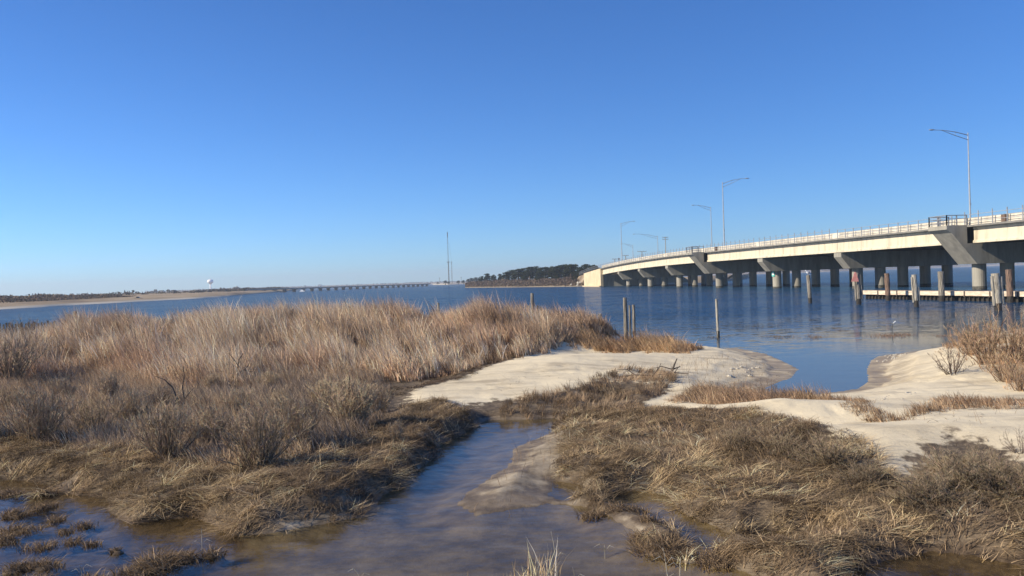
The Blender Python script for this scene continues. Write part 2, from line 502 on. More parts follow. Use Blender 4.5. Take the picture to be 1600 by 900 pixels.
def axis(parts):
    out = []
    for a, b, s in parts: out.append(np.arange(a, b, s))
    return np.unique(np.round(np.concatenate(out), 4))
AX = axis([(-90, -30, 2.5), (-30, -14, 0.3), (-14, 14, 0.09), (14, 28, 0.2), (28, 90.1, 2.0)])
AY = axis([(-25, 4, 2.0), (4, 7, 0.3), (7, 21, 0.09), (21, 32, 0.14), (32, 46, 0.3), (46, 72, 2.0)])
XX, YY = np.meshgrid(AX, AY, indexing='ij')
jx = XX + 0.12 * fbm(XX, YY, 0.9, 40, 3); jy = YY + 0.12 * fbm(XX, YY, 0.9, 44, 3)
sd_bay = sdist(XX, YY, LAND)
sd_cr = -sdist(jx, jy, CREEK)
for p in POOLS: sd_cr = np.minimum(sd_cr, -sdist(jx, jy, p))
def soft(poly, w, x=XX, y=YY): return smooth(-w, w, sdist(x, y, poly) + 0.0)
m_mud = np.maximum(soft(MUD, 0.3, jx, jy), soft(MUD2, 0.25, jx, jy))
m_spit = soft(SPIT, 0.5, jx, jy); m_beach = soft(BEACH, 0.6, jx, jy)
m_dune = soft(DUNE, 1.2); m_tip = soft(TIP, 0.5)
m_thr = soft(THATCH_R, 0.4, jx, jy); m_thl = soft(THATCH_L, 0.4, jx, jy); m_bank = soft(BANK_R, 0.35, jx, jy)
m_mid = soft(MID_L, 0.8, jx, jy)
m_wr = soft(WRACK, 0.4, jx, jy)
m_veg = np.clip(np.maximum.reduce([m_thr, m_thl, m_bank, m_mid * 0.9, m_dune * 0.8, m_wr, 0.45 * soft(STRIP_A, .3, jx, jy), 0.45 * soft(STRIP_B, .3, jx, jy)]), 0, 1)
# the bay floor and beach slope
hb = np.where(sd_bay > 0, 0.02 + 0.16 * smooth(0, 2.5, sd_bay) + 0.035 * np.clip(sd_bay - 1, 0, 10), np.maximum(0.10 * sd_bay, -0.9))
hb = np.where((YY > 33) & (sd_bay > 0), 0.02 + 0.6 * smooth(0, 4.5, sd_bay), hb)
# creek banks
bank = 0.16 + 0.10 * (m_thl + 0.6 * m_thr)
hc = np.where(sd_cr > 0, bank * smooth(-0.05, 0.45, sd_cr) + 0.032 * np.clip(sd_cr, 0, 6), -0.16 * smooth(0, 0.8, -sd_cr) - 0.02)
HH = np.minimum(hb, hc)
mudh = 0.012 + 0.11 * smooth(0, .8, sd_cr)
HH = np.where(sd_cr > 0, HH * (1 - m_mud) + mudh * m_mud, HH)
def gb(cx, cy, rx, ry, h, a=0.0):
    c, s = math.cos(a), math.sin(a)
    u = ((XX - cx) * c + (YY - cy) * s) / rx; v = (-(XX - cx) * s + (YY - cy) * c) / ry
    return h * np.exp(-(u * u + v * v))
dry = smooth(0.2, 1.5, np.minimum(sd_bay, sd_cr))
bumps = (0.85 * m_dune * smooth(27, 34, YY) + gb(-9, 36, 7, 3, 0.35) + gb(-16, 36, 5, 3, 0.3)) * (0.25 + 0.75 * smooth(-25, -17, XX)) + gb(-1.5, 35.5, 2.6, 2.5, 0.08)
for (px, py, rx, ry, h) in ((870, 580, 2.6, 2.0, .22), (980, 570, 2.5, 1.4, .12), (1200, 652, 2.0, .8, .20), (1420, 700, 2.2, .9, .10), (1330, 670, 1.0, .8, -.08), (1560, 680, 2.5, 1.0, .12), (1500, 590, 3, 1.6, .15), (1250, 690, 1.5, .6, .12),
                            (1580, 560, 3.5, 3, .3)):
    c = G(px, py, 0.3); bumps = bumps + gb(c[0], c[1], rx, ry, h)
HH = HH + dry * bumps
# lumpy matted vegetation, rippled sand, trodden mud
HH = HH + smooth(0.05, 0.5, sd_cr) * smooth(0, 0.6, sd_bay) * (
    (m_thr + m_thl + m_bank).clip(0, 1) * (0.15 * fbm(XX, YY, 1.1, 3, 4) + 0.05 * np.abs(fbm(XX, YY, 0.45, 9, 3)))
    + m_mid * 0.12 * fbm(XX, YY, 1.6, 13, 3)
    + np.maximum(m_spit, m_beach) * (0.05 * fbm(XX, YY, 1.8, 21, 3) + 0.014 * fbm(XX, YY, 0.4, 25, 3) - 0.03 * smooth(.45, .8, noise(XX, YY, 0.22, 81)) * smooth(-.1, .3, noise(XX, YY, 2.2, 82))))
HH = HH + m_mud * smooth(0.1, 0.6, sd_cr) * 0.085 * np.abs(fbm(XX * .8, YY * 1.5, 0.42, 31, 4))
# scarps round the tip of the spit and the right beach (old water lines)
for lv, st in ((0.7, .05), (1.25, .04), (2.0, .035)):
    HH = HH + np.maximum(m_spit, m_beach) * st * smooth(lv - 0.03, lv + 0.06, sd_bay + 0.25 * noise(XX, YY, 1.3, 77))
for (tx, ty, r) in TUSS:
    d = np.hypot((XX - tx) / 1.2, YY - ty) + 0.10 * fbm(XX, YY, 0.35, 51, 2)
    HH = np.maximum(HH, -0.12 + 0.15 * smooth(r * 1.25, r * 0.35, d))
HH = HH + 0.006 * fbm(XX, YY, 0.25, 61, 2)

def ground(x, y):
    xi = np.clip(np.searchsorted(AX, x) - 1, 0, len(AX) - 2); yi = np.clip(np.searchsorted(AY, y) - 1, 0, len(AY) - 2)
    fx = np.clip((x - AX[xi]) / (AX[xi + 1] - AX[xi]), 0, 1); fy = np.clip((y - AY[yi]) / (AY[yi + 1] - AY[yi]), 0, 1)
    return (HH[xi, yi] * (1 - fx) + HH[xi + 1, yi] * fx) * (1 - fy) + (HH[xi, yi + 1] * (1 - fx) + HH[xi + 1, yi + 1] * fx) * fy
def sample(F, x, y):
    xi = np.clip(np.searchsorted(AX, x) - 1, 0, len(AX) - 1); yi = np.clip(np.searchsorted(AY, y) - 1, 0, len(AY) - 1)
    return F[xi, yi]

nx, ny = len(AX), len(AY)
ii = np.arange(nx * ny).reshape(nx, ny)
FQ = np.stack([ii[:-1, :-1], ii[1:, :-1], ii[1:, 1:], ii[:-1, 1:]], -1).reshape(-1, 4)
m_sand = np.clip(np.maximum.reduce([m_spit, m_beach, smooth(26, 30, YY) * (1 - m_dune), smooth(14, 17, YY) * smooth(2.0, 4.0, XX) * (1 - m_thr)]), 0, 1)
zone = np.stack([np.clip(np.maximum(m_veg * (1 - 0.75 * m_spit * (1 - m_wr)), 1 - m_sand), 0, 1), np.clip(np.maximum(m_mud, 1 - smooth(0.0, 0.25, sd_cr)), 0, 1), np.clip(smooth(2.2, 0.2, sd_bay), 0, 1)], -1).reshape(-1, 3)
peat = (sd_cr < 0.1) * np.maximum(smooth(-2.6, -4.2, XX + .15 * (YY - 10)), smooth(2.2, 3.2, XX) * smooth(14, 12.5, YY))
peat = np.clip(peat + .0, 0, 1).reshape(-1); zone[:, 0] = np.maximum(zone[:, 0], peat); zone[:, 1] *= (1 - peat)
me = fast_mesh('shore_ground', np.stack([XX, YY, HH], -1).reshape(-1, 3), [FQ], zone, smoothed=True)

def ground_mat():
    m, t, b, o = new_mat('shore_ground')
    L = t.links.new
    def N(k, **kw):
        n = t.nodes.new(k)
        for a, v in kw.items(): setattr(n, a, v)
        return n
    geo = N('ShaderNodeNewGeometry'); at = N('ShaderNodeAttribute', attribute_name='col')
    sep = N('ShaderNodeSeparateColor'); L(at.outputs['Color'], sep.inputs[0])
    sx = N('ShaderNodeSeparateXYZ'); L(geo.outputs['Position'], sx.inputs[0])
    def nz(scale, detail=6, rough=0.6, sc=(1, 1, 1)):
        mp = N('ShaderNodeMapping'); mp.inputs['Scale'].default_value = sc
        L(geo.outputs['Position'], mp.inputs[0])
        n = N('ShaderNodeTexNoise'); n.inputs['Scale'].default_value = scale; n.inputs['Detail'].default_value = detail; n.inputs['Roughness'].default_value = rough
        L(mp.outputs[0], n.inputs[0]); return n.outputs[0]
    def ramp(src, *st):
        r = N('ShaderNodeValToRGB')
        e = r.color_ramp.elements
        e[0].position, e[0].color = st[0][0], (*st[0][1], 1)
        e[1].position, e[1].color = st[-1][0], (*st[-1][1], 1)
        for p, c in st[1:-1]:
            q = e.new(p); q.color = (*c, 1)
        L(src, r.inputs[0]); return r.outputs[0]
    def mix(f, a, c):
        x = N('ShaderNodeMix', data_type='RGBA')
        if isinstance(f, float): x.inputs[0].default_value = f
        else: L(f, x.inputs[0])
        L(a, x.inputs[6]); L(c, x.inputs[7]); return x.outputs[2]
    def rng(src, a, c, lo=0.0, hi=1.0):
        r = N('ShaderNodeMapRange', interpolation_type='SMOOTHSTEP')
        r.inputs[1].default_value = a; r.inputs[2].default_value = c; r.inputs[3].default_value = lo; r.inputs[4].default_value = hi
        L(src, r.inputs[0]); return r.outputs[0]
    sand = ramp(nz(0.55, 8, 0.62, (0.5, 1.4, 1)), (0.35, (0.45, 0.37, 0.25)), (0.5, (0.62, 0.52, 0.355)), (0.65, (0.70, 0.595, 0.41)))
    grain = ramp(nz(45, 3, 0.7), (0.3, (0.34, 0.28, 0.19)), (0.42, (0.62, 0.54, 0.38)), (0.7, (0.68, 0.60, 0.43)))
    sand = mix(0.35, sand, grain)
    mud = ramp(nz(2.4, 7, 0.65), (0.35, (0.15, 0.12, 0.085)), (0.5, (0.24, 0.197, 0.142)), (0.66, (0.34, 0.285, 0.21)))
    soil = ramp(nz(7, 8, 0.7), (0.35, (0.06, 0.045, 0.032)), (0.55, (0.14, 0.105, 0.07)), (0.7, (0.24, 0.185, 0.12)))
    edge = nz(3.0, 5)
    ad = N('ShaderNodeMath', operation='ADD'); L(sep.outputs[0], ad.inputs[0])
    sc_ = rng(edge, 0.3, 0.7, -0.3, 0.3); L(sc_, ad.inputs[1])
    c = mix(rng(ad.outputs[0], 0.35, 0.7), sand, soil)
    ad2 = N('ShaderNodeMath', operation='ADD'); L(sep.outputs[1], ad2.inputs[0]); L(rng(edge, 0.3, 0.7, -0.25, 0.25), ad2.inputs[1])
    c = mix(rng(ad2.outputs[0], 0.3, 0.75), c, mud)
    # wet sand along the water line
    wz = N('ShaderNodeMath', operation='ADD'); L(sx.outputs[2], wz.inputs[0]); L(rng(nz(1.2, 4), 0.3, 0.7, -0.07, 0.07), wz.inputs[1])
    wet = rng(wz.outputs[0], 0.11, 0.03)
    dk = N('ShaderNodeMix', data_type='RGBA', blend_type='MULTIPLY'); L(wet, dk.inputs[0]); L(c, dk.inputs[6]); dk.inputs[7].default_value = (0.66, 0.62, 0.58, 1)
    # grey damp bands and dark mineral streaks left by old tide lines
    st = nz(1.0, 5, 0.6, (1.1, 3.2, 1))
    dm = N('ShaderNodeMath', operation='MULTIPLY'); L(rng(sep.outputs[2], 0.05, 0.75), dm.inputs[0]); L(rng(st, 0.32, 0.6, 0.25, 1.0), dm.inputs[1])
    sk = N('ShaderNodeMath', operation='MULTIPLY'); L(rng(nz(0.7, 7, 0.6, (0.8, 2.6, 1)), 0.50, 0.66, 0.0, 0.75), sk.inputs[0]); sk.inputs[1].default_value = 1.0
    mxm = N('ShaderNodeMath', operation='MAXIMUM'); L(dm.outputs[0], mxm.inputs[0]); L(sk.outputs[0], mxm.inputs[1])
    dk2 = N('ShaderNodeMix', data_type='RGBA', blend_type='MULTIPLY'); L(mxm.outputs[0], dk2.inputs[0]); L(dk.outputs[2], dk2.inputs[6]); dk2.inputs[7].default_value = (0.62, 0.60, 0.60, 1)
    L(dk2.outputs[2], b.inputs['Base Color'])
    L(rng(wet, 0, 1, 0.95, 0.55), b.inputs['Roughness'])
    b.inputs['Specular IOR Level'].default_value = 0.25
    bp = N('ShaderNodeBump'); bp.inputs['Strength'].default_value = 0.6; bp.inputs['Distance'].default_value = 0.03
    L(nz(6, 8, 0.7), bp.inputs['Height'])
    L(bp.outputs[0], b.inputs['Normal'])
    return m
MT['ground'] = ground_mat()
gr = link('ground', me, MT['ground']); tag(gr, kind='structure')

# ------------------------------------------------------------------ water
def schlick(t, geo, normal, f0, f1):
    """reflectance of a water surface, the same from above and below"""
    d = t.nodes.new('ShaderNodeVectorMath'); d.operation = 'DOT_PRODUCT'
    t.links.new(geo.outputs['Incoming'], d.inputs[0]); t.links.new(normal, d.inputs[1])
    def m(op, a, b=None):
        n = t.nodes.new('ShaderNodeMath'); n.operation = op
        if isinstance(a, float): n.inputs[0].default_value = a
        else: t.links.new(a, n.inputs[0])
        if b is not None:
            if isinstance(b, float): n.inputs[1].default_value = b
            else: t.links.new(b, n.inputs[1])
        return n.outputs[0]
    c = m('MINIMUM', m('ABSOLUTE', d.outputs['Value']), 1.0)
    return m('ADD', m('MULTIPLY', m('POWER', m('SUBTRACT', 1.0, c), 5.0), f1 - f0), f0)

def bay_mat():
    m, t, b, o = new_mat('bay_water')
    L = t.links.new
    geo = t.nodes.new('ShaderNodeNewGeometry')
    sx = t.nodes.new('ShaderNodeSeparateXYZ'); L(geo.outputs['Position'], sx.inputs[0])
    def nz(scale, sc, detail=4, rough=0.55):
        mp = t.nodes.new('ShaderNodeMapping'); mp.inputs['Scale'].default_value = sc; mp.inputs['Rotation'].default_value = (0, 0, 0.25)
        L(geo.outputs['Position'], mp.inputs[0])
        n = t.nodes.new('ShaderNodeTexNoise'); n.inputs['Scale'].default_value = scale; n.inputs['Detail'].default_value = detail; n.inputs['Roughness'].default_value = rough
        L(mp.outputs[0], n.inputs[0]); return n.outputs[0]
    def rng(src, a, c, lo=0.0, hi=1.0):
        r = t.nodes.new('ShaderNodeMapRange'); r.interpolation_type = 'SMOOTHSTEP'
        r.inputs[1].default_value = a; r.inputs[2].default_value = c; r.inputs[3].default_value = lo; r.inputs[4].default_value = hi
        L(src, r.inputs[0]); return r.outputs[0]
    # sheltered near the beach, wind-ruffled further out
    yx = t.nodes.new('ShaderNodeMath'); yx.operation = 'MULTIPLY_ADD'; L(sx.outputs[0], yx.inputs[0]); yx.inputs[1].default_value = -0.75; L(sx.outputs[1], yx.inputs[2])
    dist = rng(yx.outputs[0], 22, 58)
    gust = rng(nz(0.05, (0.35, 1.6, 1), 3), 0.35, 0.65, 0.55, 1.15)
    amp = t.nodes.new('ShaderNodeMath'); amp.operation = 'MULTIPLY_ADD'
    L(dist, amp.inputs[0]); amp.inputs[1].default_value = 0.95; amp.inputs[2].default_value = 0.018
    am2 = t.nodes.new('ShaderNodeMath'); am2.operation = 'MULTIPLY'; L(amp.outputs[0], am2.inputs[0]); L(gust, am2.inputs[1])
    # wave slopes straight from two noises, so they do not fade with distance
    def slope(scale, sc, detail, rough):
        mp = t.nodes.new('ShaderNodeMapping'); mp.inputs['Scale'].default_value = sc; mp.inputs['Rotation'].default_value = (0, 0, 0.25)
        L(geo.outputs['Position'], mp.inputs[0])
        n = t.nodes.new('ShaderNodeTexNoise'); n.inputs['Scale'].default_value = scale; n.inputs['Detail'].default_value = detail; n.inputs['Roughness'].default_value = rough
        L(mp.outputs[0], n.inputs[0])
        v = t.nodes.new('ShaderNodeVectorMath'); v.operation = 'SUBTRACT'; L(n.outputs['Color'], v.inputs[0]); v.inputs[1].default_value = (.5, .5, .5)
        return v.outputs[0]
    sa = slope(1.7, (0.45, 1.5, 1), 5, 0.75)
    v2 = t.nodes.new('ShaderNodeVectorMath'); v2.operation = 'SCALE'; L(sa, v2.inputs[0]); L(am2.outputs[0], v2.inputs['Scale'])
    v3 = t.nodes.new('ShaderNodeVectorMath'); v3.operation = 'MULTIPLY'; L(v2.outputs[0], v3.inputs[0]); v3.inputs[1].default_value = (1.3, 2.2, 0)
    v4 = t.nodes.new('ShaderNodeVectorMath'); v4.operation = 'ADD'; L(v3.outputs[0], v4.inputs[0]); v4.inputs[1].default_value = (0, 0, 1)
    v5 = t.nodes.new('ShaderNodeVectorMath'); v5.operation = 'NORMALIZE'; L(v4.outputs[0], v5.inputs[0])
    L(v5.outputs[0], b.inputs['Normal'])
    cr = t.nodes.new('ShaderNodeValToRGB')
    cr.color_ramp.elements[0].color = (0.100, 0.115, 0.115, 1); cr.color_ramp.elements[1].color = (0.018, 0.056, 0.120, 1)
    L(rng(sx.outputs[1], 20, 70), cr.inputs[0])
    t.nodes.remove(b)
    df = t.nodes.new('ShaderNodeBsdfDiffuse'); L(cr.outputs[0], df.inputs[0])
    gl = t.nodes.new('ShaderNodeBsdfGlossy'); gl.inputs['Roughness'].default_value = 0.08; L(v5.outputs[0], gl.inputs['Normal'])
    fr = schlick(t, geo, v5.outputs[0], 0.03, 1.0)
    cap = rng(dist, 0, 1, 0.78, 0.44)        # facets of a ruffled surface shade one another
    mn = t.nodes.new('ShaderNodeMath'); mn.operation = 'MULTIPLY'; L(fr, mn.inputs[0]); L(cap, mn.inputs[1])
    mx = t.nodes.new('ShaderNodeMixShader'); L(mn.outputs[0], mx.inputs[0]); L(df.outputs[0], mx.inputs[1]); L(gl.outputs[0], mx.inputs[2])
    L(mx.outputs[0], o.inputs[0])
    return m
MT['bay'] = bay_mat()
SPLIT = 20.6
w = MB(); w.add([(-3400, SPLIT, 0), (3400, SPLIT, 0), (3400, 4650, 0), (-3400, 4650, 0)], [(0, 1, 2, 3)])
wo_ = w.build('bay_water', MT['bay'], fixn=False); tag(wo_, kind='structure')

def creek_mat():
    m, t, b, o = new_mat('creek_water')
    t.nodes.remove(b)
    L = t.links.new
    geo = t.nodes.new('ShaderNodeNewGeometry')
    n = t.nodes.new('ShaderNodeTexNoise'); n.inputs['Scale'].default_value = 2.2; n.inputs['Detail'].default_value = 4
    mp = t.nodes.new('ShaderNodeMapping'); mp.inputs['Scale'].default_value = (1, 1.6, 1)
    L(geo.outputs['Position'], mp.inputs[0]); L(mp.outputs[0], n.inputs[0])
    bp = t.nodes.new('ShaderNodeBump'); bp.inputs['Strength'].default_value = 0.10; bp.inputs['Distance'].default_value = 0.12
    L(n.outputs[0], bp.inputs['Height'])
    gl = t.nodes.new('ShaderNodeBsdfGlossy'); gl.inputs['Roughness'].default_value = 0.03
    L(bp.outputs[0], gl.inputs['Normal'])
    tr = t.nodes.new('ShaderNodeBsdfTransparent'); tr.inputs[0].default_value = (0.86, 0.83, 0.70, 1)
    fr = schlick(t, geo, bp.outputs[0], 0.02, 0.9)
    mx = t.nodes.new('ShaderNodeMixShader')
    L(fr, mx.inputs[0]); L(tr.outputs[0], mx.inputs[1]); L(gl.outputs[0], mx.inputs[2])
    L(mx.outputs[0], o.inputs[0])
    return m
MT['creek'] = creek_mat()
w = MB(); w.add([(-90, -25, 0), (90, -25, 0), (90, SPLIT, 0), (-90, SPLIT, 0)], [(0, 1, 2, 3)])
wc = w.build('creek_water', MT['creek'], fixn=False); tag(wc, kind='structure')

# ================================================================== FAR LAND
def land_strip(name, shore, rows, mat, nz_amp=0.3, seed=0):
    """shore: points on the water line, rows: (distance inland, height)"""
    shore = np.array([s[:2] for s in shore])
    # resample
    out = [shore[0]]
    for a, b in zip(shore[:-1], shore[1:]):
        k = max(2, int(np.linalg.norm(b - a) / 6))
        k = min(k, 60)
        for j in range(1, k + 1): out.append(a + (b - a) * j / k)
    S = np.array(out)
    V = []; n = len(S)
    for (d, z) in rows:
        dirv = S / np.linalg.norm(S, axis=1)[:, None]
        P = S + dirv * d
        P = P + (1.2 * noise(S[:, 0], S[:, 1], 14, seed)[:, None]) * dirv * (d <= 0.01)
        zz = z + (nz_amp * z * fbm(P[:, 0], P[:, 1], 25, seed + 3, 3) if z > 0.3 else 0)
        V.append(np.column_stack([P, np.full(n, 0.0) + zz]))
    V = np.array(V)
    r = len(rows)
    ii = np.arange(r * n).reshape(r, n)
    F = np.stack([ii[:-1, :-1], ii[:-1, 1:], ii[1:, 1:], ii[1:, :-1]], -1).reshape(-1, 4)
    return link(name, fast_mesh(name, V.reshape(-1, 3), [F], smoothed=True), mat)

def far_field_mat(shore=(0.50, 0.45, 0.36, 1)):
    m, t, b, o = new_mat('far_field')
    L = t.links.new
    geo = t.nodes.new('ShaderNodeNewGeometry')
    sx = t.nodes.new('ShaderNodeSeparateXYZ'); L(geo.outputs['Position'], sx.inputs[0])
    n = t.nodes.new('ShaderNodeTexNoise'); n.inputs['Scale'].default_value = 0.035; n.inputs['Detail'].default_value = 7; n.inputs['Roughness'].default_value = 0.7
    mp = t.nodes.new('ShaderNodeMapping'); mp.inputs['Scale'].default_value = (1, 0.5, 1)
    L(geo.outputs['Position'], mp.inputs[0]); L(mp.outputs[0], n.inputs[0])
    cr = t.nodes.new('ShaderNodeValToRGB')
    e = cr.color_ramp.elements
    e[0].position = 0.35; e[0].color = (0.13, 0.10, 0.075, 1); e[1].position = 0.62; e[1].color = (0.36, 0.28, 0.185, 1)
    q = e.new(0.48); q.color = (0.27, 0.205, 0.135, 1)
    L(n.outputs[0], cr.inputs[0])
    r = t.nodes.new('ShaderNodeMapRange'); r.inputs[1].default_value = 0.35; r.inputs[2].default_value = 0.75
    L(sx.outputs[2], r.inputs[0])
    mx = t.nodes.new('ShaderNodeMix'); mx.data_type = 'RGBA'
    mx.inputs[6].default_value = shore
    L(r.outputs[0], mx.inputs[0]); L(cr.outputs[0], mx.inputs[7])
    L(mx.outputs[2], b.inputs['Base Color']); b.inputs['Roughness'].default_value = 1.0; b.inputs['Specular IOR Level'].default_value = 0.1
    return m
MT['field'] = far_field_mat()
MT['point'] = far_field_mat((0.23, 0.19, 0.14, 1))

sh_l = [G(-500, 512), G(-200, 494), G(-60, 486), G(0, 483.5), G(60, 480.3), G(120, 476.5), G(213, 471.5), G(300, 467), G(360, 463.3), G(400, 460), G(430, 457.6), G(452, 455.6), G(468, 452.8)]
tag(land_strip('far_shore_land', sh_l, [(0, -0.1), (3, 0.35), (10, 0.8), (40, 1.6), (130, 2.2), (400, 3.0), (900, 3.2), (2600, 3.0)], MT['field'], 0.22, 5), kind='structure')
# the wooded point beside the bridge
sh_i = [G(727, 449.6), G(760, 449.3), G(800, 449), G(850, 448.4), G(900, 447.8), G(942, 446.8), G(960, 446.0), G(1000, 445.2), G(1050, 443.6), G(1110, 441.5), G(1160, 437), G(1172, 432)]
tag(land_strip('wooded_point_land', sh_i, [(0, -0.1), (2, 0.3), (8, 0.9), (25, 1.8), (60, 2.6), (110, 2.4), (115, -0.2)], MT['point'], 0.2, 8), kind='structure')
sh_r = [G(1120, 430.5), G(1286, 424.9), G(1430, 419.7), G(1600, 413.9), G(1900, 404)]
tag(land_strip('far_marsh_land', sh_r, [(0, -0.1), (4, 0.6), (20, 1.8), (80, 3.6), (300, 5.5), (900, 6.5)], MT['field'], 0.2, 12), kind='structure')
sh_m = [G(676, 445.2), G(700, 445.0), G(735, 443.7), G(760, 443.2)]
tag(land_strip('sandy_spit_land', sh_m, [(0, -0.1), (10, 1.2), (40, 2.6), (200, 3.0)], MT['far_sand'], 0.1, 15), kind='structure')
sh_h = [np.array([-1500, 3400]), np.array([-700, 3300]), np.array([-200, 3400]), np.array([400, 3500]), np.array([1500, 3300]), np.array([3500, 3000])]
tag(land_strip('horizon_land', sh_h, [(0, -0.1), (10, 3.0), (100, 7.0), (400, 9.0)], MT['field'], 0.3, 18), kind='structure')

# brush on the far land, one mass nobody could count
def thicket(name, label, pts_fn, n, size, cols, w, seed, mat='leaf'):
    rng = np.random.default_rng(seed)
    P = pts_fn(rng, n)
    V, F, C = clumps(P, size, palette(rng, len(P), cols, w, 0.22), seed)
    o = link(name, fast_mesh(name, V, [F], C), MT[mat]); tag(o, label, 'brush', None, 'stuff')
    return o

def along(shore, inland, spread, hfun, seed=0):
    S = np.array([s[:2] for s in shore])
    seg = np.linalg.norm(np.diff(S, axis=0), axis=1); cum = np.concatenate([[0], np.cumsum(seg)])
    def fn(rng, n):
        u = rng.random(n) * cum[-1]
        x = np.interp(u, cum, S[:, 0]); y = np.interp(u, cum, S[:, 1])
        d = inland + spread * rng.random(n)
        r = np.hypot(x, y)
        x2 = x * (1 + d / r); y2 = y * (1 + d / r)
        z0, h = hfun(x2, y2, d, u / cum[-1])
        z = z0 + h * rng.random(n) ** 0.8
        k = h > 0.1
        return np.column_stack([x2, y2, z])[k]
    return fn
brushc = [(0.12, 0.09, 0.07), (0.17, 0.13, 0.10), (0.075, 0.06, 0.05), (0.20, 0.15, 0.11)]
thicket('waterside_thicket', 'grey-brown leafless brush along the shore of the wooded point', along(sh_i[:7], 1.5, 44,
        lambda x, y, d, u: (0.25 + 0.05 * d, np.clip(.8 + .7 * smooth(0, 30, d) + 1.0 * fbm(x, y, 9, 4, 3), 0.2, 4) * (0.35 + 0.65 * smooth(0, 0.12, u)))), 26000, 0.42, brushc, [.35, .3, .2, .15], 3)
thicket('left_shore_thicket', 'dark grey thicket on the far shore at the left edge', along(sh_l[:7], 45, 70,
        lambda x, y, d, u: (1.0 + 0.01 * d, np.clip((1.2 + 2.4 * fbm(x, y, 16, 6, 3) + 1.6 * smooth(10, 40, d)) * .8 * smooth(1.0, 0.45, u + .15 * noise(x, y, 20, 8)), 0, 6.5))), 24000, 0.5,
        [(0.13, 0.10, 0.08), (0.17, 0.13, 0.10), (0.09, 0.072, 0.06), (0.21, 0.16, 0.12)], [.35, .3, .2, .15], 4)
thicket('left_edge_thicket', 'dark bushes close to the water at the far left edge of the far shore', along(sh_l[:4], 6, 30,
        lambda x, y, d, u: (.6 + 0.02 * d, np.clip((2.6 + 2.4 * fbm(x, y, 14, 46, 3)) * smooth(1.0, .86, u + .08 * noise(x, y, 9, 8)), 0, 5))), 12000, 0.42, [(0.10, 0.078, 0.062), (0.14, 0.11, 0.085), (0.07, 0.056, 0.047)], [.4, .35, .25], 14)
thicket('far_field_thicket', 'low dark scrub scattered over the far field below the houses', along(sh_l[5:12], 150, 500,
        lambda x, y, d, u: (2.2 + 0.001 * d, np.clip(0.2 + 3.4 * fbm(x, y, 45, 16, 3), 0, 3.0))), 12000, 1.0,
        [(0.075, 0.065, 0.055), (0.11, 0.09, 0.07), (0.06, 0.055, 0.05)], [.4, .3, .3], 5)
thicket('marsh_thicket', 'brown marsh brush on the far shore seen under the bridge', along(sh_r[:4], 15, 120,
        lambda x, y, d, u: (1.2 + 0.02 * d, np.clip(2.6 + 3.0 * fbm(x, y, 30, 26, 3), 0.5, 6))), 14000, 1.2, brushc, [.35, .3, .2, .15], 6)
thicket('horizon_woods', 'thin dark line of distant woods on the horizon', along(sh_h, 80, 300,
        lambda x, y, d, u: (6.0 + 0 * d, np.clip(3.5 + 5 * fbm(x, y, 150, 36, 3), 0.3, 9))), 9000, 4.0, [(0.05, 0.05, 0.045), (0.08, 0.07, 0.06)], [.5, .5], 7)

# ------------------------------------------------------------------ pines on the point
def pine_proto(seed, conic):
    rng = np.random.default_rng(seed)
    t = empty('pine_tree')
    mb = MB(); mb.tube([(0, 0, -0.3), (0.05, 0.02, 0.45), (0.0, 0.08, 0.95)], [0.05, 0.035, 0.01], 7)
    for k in range(9):
        a = rng.uniform(0, 6.28); z = rng.uniform(0.25, 0.85); l = 0.28 * (1.1 - z)
        mb.tube([(0.02, 0.03, z), (math.cos(a) * l, math.sin(a) * l, z + 0.06)], [0.014, 0.005], 5)
    mb.build('trunk', MT['bark'], t)
    P = []; C = []
    for k in range(34):
        z = rng.uniform(0.06, 0.98) ** .9
        rad = (0.36 * (1.12 - z) ** (0.9 if conic else 0.45)) * rng.uniform(0.55, 1.1)
        a = rng.uniform(0, 6.28)
        cx, cy = math.cos(a) * rad * 0.7, math.sin(a) * rad * 0.7
        m = 62
        d = rng.normal(size=(m, 3)); d /= np.linalg.norm(d, axis=1)[:, None]
        r = rng.random(m)[:, None] ** 0.4
        P.append(np.array([cx, cy, z]) + d * r * np.array([0.13, 0.13, 0.075]) * rng.uniform(0.8, 1.3))
        g = rng.uniform(0.7, 1.35)
        C.append(np.tile(np.array([(0.036, 0.045, 0.026)]) * g, (m, 1)) * (1 + rng.normal(0, 0.2, (m, 1))))
    P = np.concatenate(P); C = np.clip(np.concatenate(C), 0.008, 0.3)
    V, F, CC = clumps(P, 0.04, C, seed)
    link('crown', fast_mesh('crown', V, [F], CC), MT['leaf'], t)
    return t
pines = [pine_proto(s, c) for s, c in ((1, True), (2, False), (3, False), (4, True))]
